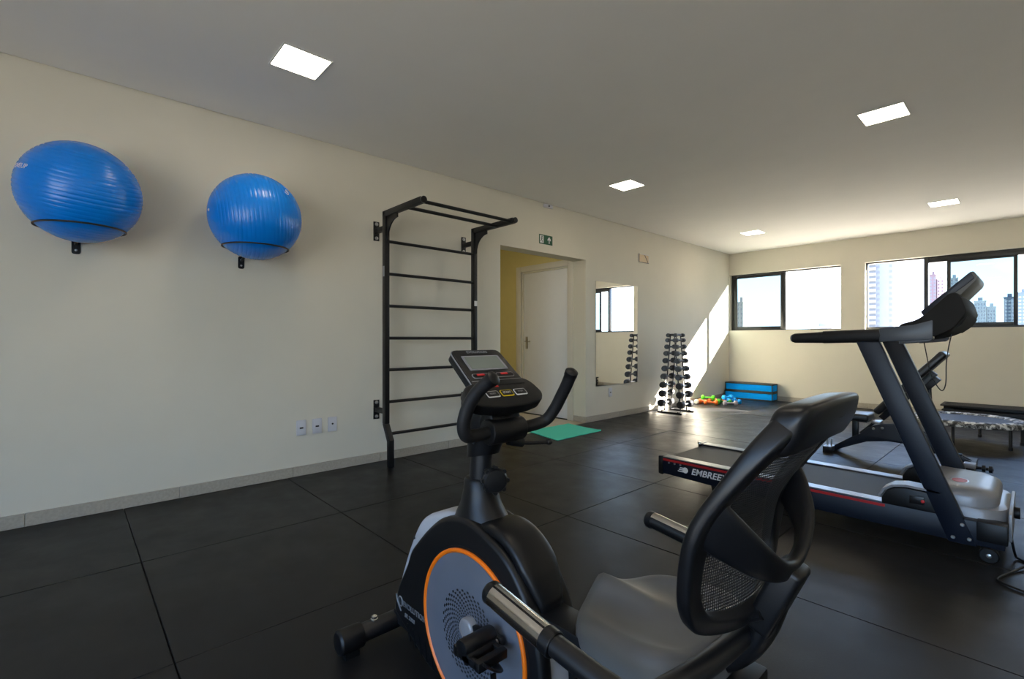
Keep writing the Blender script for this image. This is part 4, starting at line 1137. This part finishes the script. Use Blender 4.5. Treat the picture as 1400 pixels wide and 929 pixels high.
# post boot, post, sleeve
def oval(x, z, a, bb, n=24, tilt=0.0):
    return [(x + a * math.cos(2 * PI * k / n), BC + bb * math.sin(2 * PI * k / n), z + tilt * math.cos(2 * PI * k / n)) for k in range(n)]
part('post_boot', MB().loops([oval(-1.12, 0.545, 0.105, 0.072), oval(-1.12, 0.565, 0.095, 0.068), oval(-1.125, 0.60, 0.068, 0.058), oval(-1.128, 0.64, 0.053, 0.050), oval(-1.13, 0.668, 0.050, 0.047), oval(-1.13, 0.675, 0.044, 0.042)]), M_BLKPL, bk_, smooth=50)
part('console_post', MB().loops([oval(-1.135, 0.62, 0.036, 0.030), oval(-1.12, 0.78, 0.036, 0.030)]), M_BLKMETAL, bk_)
part('post_sleeve', MB().loops([oval(-1.116, 0.745, 0.052, 0.045, tilt=0.01), oval(-1.100, 0.80, 0.062, 0.052, tilt=0.01), oval(-1.080, 0.86, 0.070, 0.058, tilt=0.012), oval(-1.075, 0.905, 0.060, 0.058), oval(-1.06, 0.925, 0.05, 0.06)]), M_BLKPL, bk_, smooth=50)
part('blue_tie', MB().tube([(-1.055 + 0.062 * math.cos(a), BC - 0.058, 0.848 + 0.062 * math.sin(a)) for a in [PI * 0.25 + PI * 1.1 * k / 14 for k in range(15)]], (0.003, 0.008), 8, flat=(0, 1, 0)), M_DISC, bk_)
# adjusting knob
kc = Vector((-1.090, BC + 0.005, 0.685))
kd = Vector((0.90, -0.42, 0.05)).normalized()
part('knob_stem', MB().cyl(kc, kc + kd * 0.05, 0.014), M_STEEL, bk_)
kp = []
kn = part('adjusting_knob', MB().lathe([(0.024, 0.035), (0.033, 0.040), (0.036, 0.048), (0.036, 0.062), (0.030, 0.070), (0.014, 0.072)], kc, kd, 28), M_BLKPL, bk_)
fl = MB()
u_ = kd.orthogonal().normalized()
v_ = kd.cross(u_)
for k in range(8):
    a = 2 * PI * k / 8
    c_ = kc + kd * 0.055 + (u_ * math.cos(a) + v_ * math.sin(a)) * 0.035
    fl.cyl(c_ - kd * 0.010, c_ + kd * 0.010, 0.0065, n=8)
part('grip_ribs', fl, M_BLKPL, kn)
# handlebar
hubc = Vector((-1.018, BC, 0.832))
part('handlebar_clamp', MB().tube([(hubc.x, BC - 0.066, hubc.z), (hubc.x, BC + 0.060, hubc.z)], 0.036, 24), M_BLKPL, bk_, bevel=0.006)
part('clamp_neck', MB().obox((-1.045, BC, 0.865), (0.07, 0.11, 0.09), Matrix.Rotation(math.radians(-25), 3, 'Y')), M_BLKPL, bk_, bevel=0.012)
hb_path = [(-1.018, BC - 0.06, 0.832), (-1.012, 0.80, 0.831), (-1.006, 0.764, 0.836), (-0.999, 0.750, 0.868), (-0.982, 0.752, 0.915), (-0.950, 0.760, 0.958), (-0.902, 0.768, 0.992)]
for s_ in (-1, 1):
    pth = [p if s_ < 0 else mir(p) for p in hb_path]
    if s_ > 0:
        pth = [(-1.018, BC + 0.06, 0.832), (-1.012, 1.00, 0.832), (-0.996, 1.052, 0.845), (-0.970, 1.064, 0.880), (-0.945, 1.064, 0.918), (-0.918, 1.060, 0.957), (-0.893, 1.052, 0.994)]
    sp = smooth_path(pth, 8)
    part('handlebar', MB().tube(sp, 0.0175, 18), M_FOAM, bk_)
    e = sp[-1]
    dd = (sp[-1] - sp[-2]).normalized()
    part('bar_end_cap', MB().lathe([(0.019, -0.012), (0.019, 0.002), (0.014, 0.006), (0.004, 0.008)], e, dd, 18), M_BLKPL, bk_)
# tightening lever
part('lever', MB().tube(smooth_path([(-1.02, BC + 0.03, 0.795), (-1.0, BC + 0.07, 0.787), (-0.985, BC + 0.14, 0.782)], 5), 0.006, 10), M_BLKMETAL, bk_)
part('lever_pivot', MB().cyl((-1.022, BC + 0.015, 0.80), (-1.01, BC + 0.06, 0.788), 0.014), M_BLKPL, bk_)
part('lever_ball', MB().lathe([(0.002, -0.010), (0.008, -0.007), (0.010, 0), (0.008, 0.007), (0.002, 0.010)], (-0.984, BC + 0.145, 0.782), (0.1, 1, 0), 14), M_BLKGLOSS, bk_)
# console: upper display panel and lower key panel
TL, SL = Vector((-1.156, BC, 1.056)), Vector((0.115, 0, -0.092))
S = SL.normalized()
N = Vector((0.092, 0, 0.115)).normalized()
Ln = SL.length
def con(v, s, n=0.0):
    p = TL + S * s + N * n
    return Vector((p.x, BC + v, p.z))
def con_prism(poly, n0, n1):
    k = len(poly)
    return MB().add([con(v, s, n0) for v, s in poly] + [con(v, s, n1) for v, s in poly], [list(range(k)), list(range(2 * k - 1, k - 1, -1))] + [(i, i + k, (i + 1) % k + k, (i + 1) % k) for i in range(k)])
up_poly = fillet_poly([(-0.092, 0.0), (0.092, 0.0), (0.097, Ln + 0.01), (-0.097, Ln + 0.01)], [0.022, 0.022, 0.004, 0.004], 5)
cp = part('console_panel', con_prism(up_poly, -0.030, 0.0), M_BLKPL, bk_, bevel=0.004)
part('silver_edge', con_prism([(v * 1.022, (s - Ln / 2) * 1.015 + Ln / 2) for v, s in up_poly], -0.007, -0.0035), M_SILVERPL, cp)
part('screen_frame', con_prism(fillet_poly([(-0.070, 0.030), (0.070, 0.030), (0.072, 0.093), (-0.072, 0.093)], 0.004), 0.0, 0.0018), M_SILVERPL, cp)
part('screen', con_prism(fillet_poly([(-0.062, 0.034), (0.062, 0.034), (0.064, 0.087), (-0.064, 0.087)], 0.002), 0.0018, 0.0022), M_LCD, cp)
for c_ in (-0.046, 0.042):
    kb = part('button_pod', con_prism(fillet_poly([(c_ - 0.034, 0.107), (c_ + 0.034, 0.107), (c_ + 0.034, 0.126), (c_ - 0.034, 0.126)], 0.009), 0.0, 0.0015), M_SILVERPL, cp)
    part('button_face', con_prism(fillet_poly([(c_ - 0.032, 0.109), (c_ + 0.032, 0.109), (c_ + 0.032, 0.124), (c_ - 0.032, 0.124)], 0.008), 0.0015, 0.002), M_BLKGLOSS, cp)
    part('red_button', con_prism([(c_ - 0.016, 0.110), (c_ + 0.010, 0.110), (c_ + 0.010, 0.117), (c_ - 0.016, 0.117)], 0.002, 0.0032), M_REDKEY, cp)
part('divider_line', con_prism([(-0.093, 0.135), (0.093, 0.135), (0.093, 0.1365), (-0.093, 0.1365)], 0.0, 0.0008), M_SILVERPL, cp)
lw_poly = fillet_poly([(-0.085, Ln - 0.01), (0.105, Ln - 0.02), (0.128, Ln + 0.002), (0.140, Ln + 0.052), (0.118, Ln + 0.078), (0.05, Ln + 0.092), (-0.05, Ln + 0.092), (-0.118, Ln + 0.078), (-0.140, Ln + 0.052), (-0.128, Ln + 0.002)], 0.018, 4)
q0 = Vector((0, 0, 0))
kp_ = part('key_panel', con_prism(lw_poly, -0.040, -0.002), M_BLKPL, bk_, bevel=0.008, seg=3)
for k, (c_, m_) in enumerate(((-0.052, M_WHITE), (0.0, M_YELLOW), (0.052, M_WHITE))):
    sN = Ln + 0.030
    part('key_outline', con_prism(fillet_poly([(c_ - 0.022, sN), (c_ + 0.022, sN), (c_ + 0.022, sN + 0.024), (c_ - 0.022, sN + 0.024)], 0.005), -0.002, -0.0008), m_, kp_)
    part('key', con_prism(fillet_poly([(c_ - 0.020, sN + 0.002), (c_ + 0.020, sN + 0.002), (c_ + 0.020, sN + 0.0205), (c_ - 0.020, sN + 0.0205)], 0.004), -0.002, 0.0), M_BLKGLOSS, kp_)
text_part('lettering', 'START', 0.010, M_WHITE, kp_, con(0, Ln + 0.041, 0.0003), (0, 1, 0), -S, extrude=0.0002)
text_part('lettering', 'RESET', 0.008, M_DIMWHITE, kp_, con(-0.052, Ln + 0.041, 0.0003), (0, 1, 0), -S, extrude=0.0002)
text_part('lettering', 'STOP', 0.008, M_DIMWHITE, kp_, con(0.052, Ln + 0.041, 0.0003), (0, 1, 0), -S, extrude=0.0002)
text_part('lettering', 'EVOLUTION', 0.014, M_DIMWHITE, cp, con(0, 0.012, 0.0003), (0, 1, 0), -S, extrude=0.0002)
part('red_mark', con_prism([(-0.05, Ln + 0.008), (-0.012, Ln + 0.008), (-0.012, Ln + 0.015), (-0.05, Ln + 0.015)], -0.002, -0.0012), M_REDKEY, kp_)

# main beam
part('main_beam', MB().box((-0.87, BC - 0.045, 0.33), (-0.02, BC + 0.045, 0.40)), M_BLKMETAL, bk_, bevel=0.006)
part('slide_rail', MB().box((-0.72, BC - 0.052, 0.401), (-0.10, BC + 0.052, 0.436)), M_STEEL, bk_, bevel=0.006)
part('beam_end_cap', MB().box((-0.10, BC - 0.056, 0.39), (-0.06, BC + 0.056, 0.442)), M_BLKPL, bk_, bevel=0.008)
part('rear_leg', MB().prism_xz([(-0.14, 0.33), (-0.04, 0.33), (0.005, 0.07), (-0.065, 0.07)], BC - 0.035, BC + 0.035), M_BLKMETAL, bk_, bevel=0.006)
part('belly_beam', MB().box((-1.60, BC - 0.03, 0.055), (-1.40, BC + 0.03, 0.10)), M_BLKMETAL, bk_, bevel=0.004)
part('seat_carriage', MB().box((-0.62, BC - 0.075, 0.425), (-0.345, BC + 0.075, 0.462)), M_BLKPL, bk_, bevel=0.008)
part('carriage_tail', MB().box((-0.36, BC - 0.060, 0.425), (-0.275, BC + 0.060, 0.448)), M_GREYPL, bk_, bevel=0.008)
part('seat_bracket', MB().prism_xz([(-0.62, 0.455), (-0.46, 0.455), (-0.48, 0.50), (-0.60, 0.50)], BC - 0.06, BC + 0.06), M_BLKMETAL, bk_, bevel=0.004)
part('slide_lever', MB().tube(smooth_path([(-0.47, BC - 0.04, 0.45), (-0.44, BC - 0.14, 0.45), (-0.46, BC - 0.19, 0.455)], 5), 0.008, 10), M_BLKPL, bk_)

# seat pad
def seat_top(x, y):
    u = (x + 0.532) / 0.160          # -1 front .. 1 back
    v = (y - BC) / 0.172
    front = max(0.0, min(1.0, (0.35 - u) / 1.2))
    z = 0.528
    z += 0.022 * math.exp(-(v / 0.17) ** 2) * front ** 1.0
    z -= 0.012 * math.exp(-((abs(v) - 0.5) / 0.3) ** 2) * (0.4 + 0.6 * max(0, -u + 0.3))
    z += 0.014 * max(0, abs(v) - 0.6) / 0.4 * (0.3 + 0.7 * max(0, u + 0.6))
    z += 0.018 * max(0, u) ** 2
    return z
def seat_xy(rho, a):
    ca, sa = math.cos(a), math.sin(a)
    e = 0.72
    px_, py_ = math.copysign(abs(ca) ** e, ca), math.copysign(abs(sa) ** e, sa)
    hw_ = 0.170 * (1 + 0.06 * px_)
    fx_ = 0.150 + (0.018 * (1 - abs(py_)) if px_ < 0 else 0)
    return -0.532 + fx_ * px_ * rho, BC + hw_ * py_ * rho
rings = []
for rho, dz, drop in [(r_ / 14, 0, 0) for r_ in range(1, 13)] + [(0.90, 0.004, 0), (0.95, 0.010, 0), (0.985, 0.020, 0), (1.0, 0.034, 0), (0.995, 0.058, 0), (0.97, 0.075, 0), (0.90, 0.084, 0), (0.6, 0.088, 0)]:
    ring = []
    for k in range(64):
        a = 2 * PI * k / 64
        x_, y_ = seat_xy(rho, a)
        xt, yt = seat_xy(min(rho, 0.97), a)
        z_ = seat_top(xt, yt) - dz
        if dz > 0.05:
            z_ = z_ * 0.5 + (0.528 - dz) * 0.5
        ring.append((x_, y_, z_))
    rings.append(ring)
part('seat', MB().loops(rings), M_SEAT, bk_, smooth=70)

# seat side handles: one U-shaped bar with chrome pulse plates
near = [(-0.735, 0.62, 0.584), (-0.575, 0.62, 0.559), (-0.47, 0.62, 0.548), (-0.398, 0.622, 0.545), (-0.362, 0.76, 0.556), (-0.355, BC, 0.558)]
ub = fillet(near + [mir(p) for p in near[-2::-1]], 0.075, 7)
part('handle_bar', MB().tube(ub, 0.0190, 18), M_BLKMETAL, bk_)
for s_ in (-1, 1):
    p0, p1 = Vector(near[0]), Vector(near[1])
    if s_ > 0:
        p0, p1 = Vector(mir(p0)), Vector(mir(p1))
    dd = (p1 - p0).normalized()
    upv = (Vector((0, 0, 1)) - dd * dd.z).normalized()
    ov = Vector((0, s_, 0))
    part('grip_core', MB().tube([p0, p1], 0.0205, 20), M_BLKPL, bk_)
    for nm, a0_, a1_ in (('top_pulse_plate', 78, 138), ('outer_pulse_plate', -55, 67)):
        m_ = MB()
        for (q0_, q1_) in ((0.010, (p1 - p0).length - 0.006),):
            ringsA = []
            k0 = 14
            for q_ in (q0_, q1_):
                outer = [p0 + dd * q_ + (ov * math.cos(math.radians(a0_ + (a1_ - a0_) * i / k0)) + upv * math.sin(math.radians(a0_ + (a1_ - a0_) * i / k0))) * 0.0228 for i in range(k0 + 1)]
                inner = [p0 + dd * q_ + (ov * math.cos(math.radians(a1_ - (a1_ - a0_) * i / k0)) + upv * math.sin(math.radians(a1_ - (a1_ - a0_) * i / k0))) * 0.020 for i in range(k0 + 1)]
                ringsA.append(outer + inner)
            m_.loops(ringsA)
        part(nm, m_, M_CHROME, bk_, smooth=40)
    part('grip_tip', MB().lathe([(0.010, -0.008), (0.019, -0.006), (0.0232, 0.0), (0.0232, 0.012)], p0, dd, 20), M_BLKPL, bk_)
    part('grip_collar', MB().lathe([(0.0225, -0.012), (0.024, -0.010), (0.024, 0.010), (0.0225, 0.012)], p1, dd, 20), M_BLKPL, bk_)

# backrest
edge = [(-0.243, 0.768, 0.965), (-0.272, 0.737, 0.925), (-0.308, 0.722, 0.872), (-0.346, 0.714, 0.812), (-0.366, 0.710, 0.762), (-0.377, 0.714, 0.700), (-0.380, 0.724, 0.652), (-0.376, 0.752, 0.618), (-0.358, 0.83, 0.598), (-0.350, BC, 0.594)]
ctr = Vector((-0.33, BC, 0.80))
base = [Vector(p) for p in edge] + [Vector(mir(p)) for p in edge[-2::-1]] + [Vector((-0.243, 1.015, 0.968)), Vector((-0.240, BC, 0.968)), Vector((-0.243, 0.805, 0.968))]
cl = []
nb = len(base)
for i in range(nb):
    p0, p1, p2, p3 = base[i - 1], base[i], base[(i + 1) % nb], base[(i + 2) % nb]
    for k in range(6):
        t = k / 6
        cl.append(0.5 * ((2 * p1) + (p2 - p0) * t + (2 * p0 - 5 * p1 + 4 * p2 - p3) * t * t + (3 * p1 - p0 - 3 * p2 + p3) * t ** 3))
rad, loop = [], []
for p in cl:
    top = max(0.0, min(1.0, (p.z - 0.86) / 0.10))
    mid = math.exp(-((p.z - 0.78) / 0.08) ** 2)
    hw_ = 0.0195 + 0.011 * mid + 0.003 * top
    th_ = 0.0135 + 0.006 * top
    c_ = ctr + Vector((0.43 * (p.z - 0.8), 0, p.z - 0.8)) * 0.75
    dirn = (c_ - p)
    dirn.x = 0.45 * dirn.z
    loop.append(p + dirn.normalized() * (hw_ * 0.8))
    rad.append((th_, hw_))
part('backrest_frame', MB().tube(loop, rad, 24, closed=True, flat=(-0.90, 0, 0.43), sq=0.5), M_FRAMEPL, bk_, smooth=40)
hp = []
for v, k_ in [(-1.0, 0.35), (-0.985, 0.66), (-0.955, 0.85), (-0.90, 0.96)] + [(-0.82 + 1.64 * i / 12, 1.0) for i in range(13)] + [(0.90, 0.96), (0.955, 0.85), (0.985, 0.66), (1.0, 0.35)]:
    y_ = BC + 0.154 * v
    up_ = 0.013 * (1 - v * v)
    cx_, cz_ = -0.248 + 0.012 * (1 - v * v), 0.946 + up_ * 0.7
    quad = [(-0.016, 0.040), (0.032, 0.045), (0.026, 0.004), (0.004, -0.034), (-0.034, -0.040), (-0.034, -0.004)]
    hp.append([(cx_ + a_ * k_, y_, cz_ + b_ * k_) for a_, b_ in fillet_poly(quad, [0.012, 0.014, 0.03, 0.012, 0.012, 0.03], 5)])
part('head_pad', MB().loops(hp), M_FRAMEPL, bk_, smooth=70)
nearE = smooth_path(edge[:8], 6)
def meshfn(u, v):
    p = nearE[int(round(u * (len(nearE) - 1)))]
    q = Vector(mir(p))
    r_ = p.lerp(q, 0.06 + 0.88 * v)
    r_.x += 0.030 * math.sin(PI * v) + 0.004
    return r_
part('mesh_panel', MB().grid(meshfn, len(nearE) - 1, 14), M_MESH, bk_, smooth=70)
# lumbar yoke
yk = [(-0.350, 0.732, 0.805), (-0.325, 0.754, 0.778), (-0.300, 0.790, 0.745), (-0.289, 0.830, 0.720), (-0.286, 0.870, 0.704), (-0.285, BC, 0.698)]
yo_ = smooth_path(yk + [mir(p) for p in yk[-2::-1]], 7)
rk_ = []
for p in yo_:
    t = min(1, abs(p.y - BC) / 0.178)
    rk_.append((0.018 + 0.026 * t ** 2, 0.012))
part('lumbar_yoke', MB().tube(yo_, rk_, 20, flat=(0.35, 0, 0.94), sq=0.7), M_FRAMEPL, bk_, smooth=60)
blk = MB().obox((-0.306, BC, 0.640), (0.044, 0.062, 0.140), Matrix.Rotation(math.radians(24), 3, 'Y'))
part('backrest_block', blk, M_BLKPL, bk_, bevel=0.009, seg=3)
arm = smooth_path([(-0.50, BC, 0.468), (-0.44, BC, 0.470), (-0.395, BC, 0.486), (-0.352, BC, 0.530), (-0.325, BC, 0.58), (-0.305, BC, 0.64)], 7)
part('backrest_arm', MB().tube(arm, (0.030, 0.021), 14, flat=(0, 1, 0)), M_BLKPL, bk_, smooth=60)
part('lower_tie', MB().tube(smooth_path([(-0.353, BC, 0.594), (-0.34, BC, 0.600), (-0.32, BC, 0.612)], 5), (0.040, 0.014), 14, flat=(0, 1, 0)), M_FRAMEPL, bk_, smooth=60)

# ================================================================== CITY beyond the windows
M_TOWER = mat('tower_render', (0.13, 0.15, 0.185), 0.8, var=0.04, nscale=0.2)
M_TOWERW = mat('tower_white', (0.55, 0.55, 0.55), 0.8, var=0.02, nscale=0.2)
M_TWIN = mat('tower_window', (0.09, 0.10, 0.12), 0.3, var=0.1)
M_BALC = mat('tower_balcony', (0.34, 0.34, 0.33), 0.8, var=0.03)
M_PINK = mat('brick_tower_render', (0.12, 0.085, 0.10), 0.8, var=0.06, nscale=0.3)
M_PINKL = mat('pink_tower_render', (0.28, 0.21, 0.215), 0.8, var=0.06, nscale=0.3)
M_TEAL = mat('pale_teal_block', (0.25, 0.30, 0.32), 0.6, var=0.04, nscale=0.2)
M_NAVYB = mat('blue_glass_block', (0.07, 0.10, 0.14), 0.3, var=0.06, nscale=0.2)
M_BEIGE = mat('beige_block', (0.25, 0.24, 0.22), 0.8, var=0.05, nscale=0.3)
ZG = -30
def building(name, label, x, y, wx, wy, top, m, rows, cols, z0, dz, ww, wh, mw, rz=0, side=None):
    r = thing(name, label, 'building', (x, y, ZG), rz, group='city buildings beyond the windows')
    part('facade', MB().box((-wx / 2, -wy / 2, 0), (wx / 2, wy / 2, top - ZG)), m, r, local=True, smooth=0)
    part('roof_slab', MB().box((-wx / 2 - 0.3, -wy / 2 - 0.3, top - ZG), (wx / 2 + 0.3, wy / 2 + 0.3, top - ZG + 0.8)), m, r, local=True, smooth=0)
    part('roof_tank', MB().box((-wx / 5, -wy / 5, top - ZG + 0.8), (wx / 5, wy / 5, top - ZG + 4)), m, r, local=True, smooth=0)
    me = MB().box((-ww / 2, -0.12, 0), (ww / 2, 0.25, wh)).mesh('window', smooth=0)
    me.materials.append(mw)
    for i in range(rows):
        for c in cols:
            o = bpy.data.objects.new('window', me)
            COL.objects.link(o)
            o.parent = r
            o.location = (c, -wy / 2, z0 + i * dz - ZG)
    return r
# tall white tower with a balcony column
tw = building('apartment_tower', 'tall pale apartment tower with balconies in the wide window', -59.2, 339, 13.6, 18, 72, M_TOWER, 22, (0.0, 5.5), 1.5, 3.0, 1.3, 1.5, M_TWIN)
me = MB().box((-1.6, -1.2, 0), (1.6, 0.2, 1.5)).mesh('balcony', smooth=0)
me.materials.append(M_BALC)
me2 = MB().box((-1.3, -0.15, 0), (1.3, 0.3, 1.4)).mesh('balcony_opening', smooth=0)
me2.materials.append(M_TWIN)
for i in range(22):
    for mm, n, dz_ in ((me, 'balcony', 0.0), (me2, 'balcony_opening', 1.5)):
        o = bpy.data.objects.new(n, mm)
        COL.objects.link(o)
        o.parent = tw
        o.location = (-2.6, -9, 0.6 + i * 3.0 - ZG + dz_)
building('white_tower', 'bright white tower wing beside the balcony tower', -43.4, 318, 11.0, 10, 72, M_TOWERW, 22, (-3.5,), 1.5, 3.0, 0.5, 0.9, M_BEIGE, math.radians(10))
building('brick_tower', 'purplish brick tower between the mullions of the wide window', -72.6, 665, 5.4, 10, 68, M_PINK, 18, (-1.6, 1.4), 6.0, 3.4, 1.5, 1.6, M_TWIN)
building('brick_tower', 'pale pink tower just right of the purplish one', -66.8, 667, 5.4, 10, 63, M_PINKL, 17, (-1.4, 1.4), 6.0, 3.4, 1.2, 1.6, M_PINK)
building('office_block', 'grey blue block low behind the treadmill screen', -56.5, 666, 6.4, 10, 63, M_TEAL, 17, (-1.8, 1.8), 6.0, 3.4, 1.6, 1.5, M_TWIN)
building('office_block', 'pale teal block left of a pair in the wide window', -37.4, 665, 8.6, 10, 38.5, M_TEAL, 10, (-3.0, -1.0, 1.0, 3.0), 4.0, 3.4, 0.9, 1.8, M_NAVYB)
building('office_block', 'lower pale teal block right of the pair', -29.6, 667, 6.4, 10, 32.5, M_TEAL, 8, (-2.0, 0, 2.0), 4.0, 3.4, 0.9, 2.0, M_NAVYB)
building('glass_block', 'dark blue block behind the window stile', -17.2, 665, 7.6, 10, 41, M_NAVYB, 11, (-2.3, 0, 2.3), 4.0, 3.3, 1.6, 1.4, M_TEAL)
building('glass_block', 'blue grey block at the right picture edge', -7.6, 666, 9.4, 10, 45, M_NAVYB, 12, (-2.8, 0, 2.8), 4.0, 3.3, 1.6, 1.4, M_TEAL)
building('corner_tower', 'slim grey tower in the corner window', -134.4, 335, 4.2, 8, 25.5, M_BEIGE, 8, (-1.0, 1.0), 2.5, 3.0, 0.8, 1.6, M_TWIN)
building('low_house', 'low white house at the sill of the corner window', -87.0, 336, 11, 10, 8.4, M_BEIGE, 2, (-3.6, -1.2, 1.2, 3.6), 2.6, 2.8, 1.1, 1.3, M_NAVYB)
# unseen block added to keep the sun off the right part of the wide window
building('added_sun_block', 'unseen block added outside to the right to shade the wide window', 34.9, 33.2, 20, 10, 46, M_BEIGE, 12, (-7, -3.5, 0, 3.5, 7), -28, 3.2, 1.6, 1.5, M_TWIN, math.radians(-42))
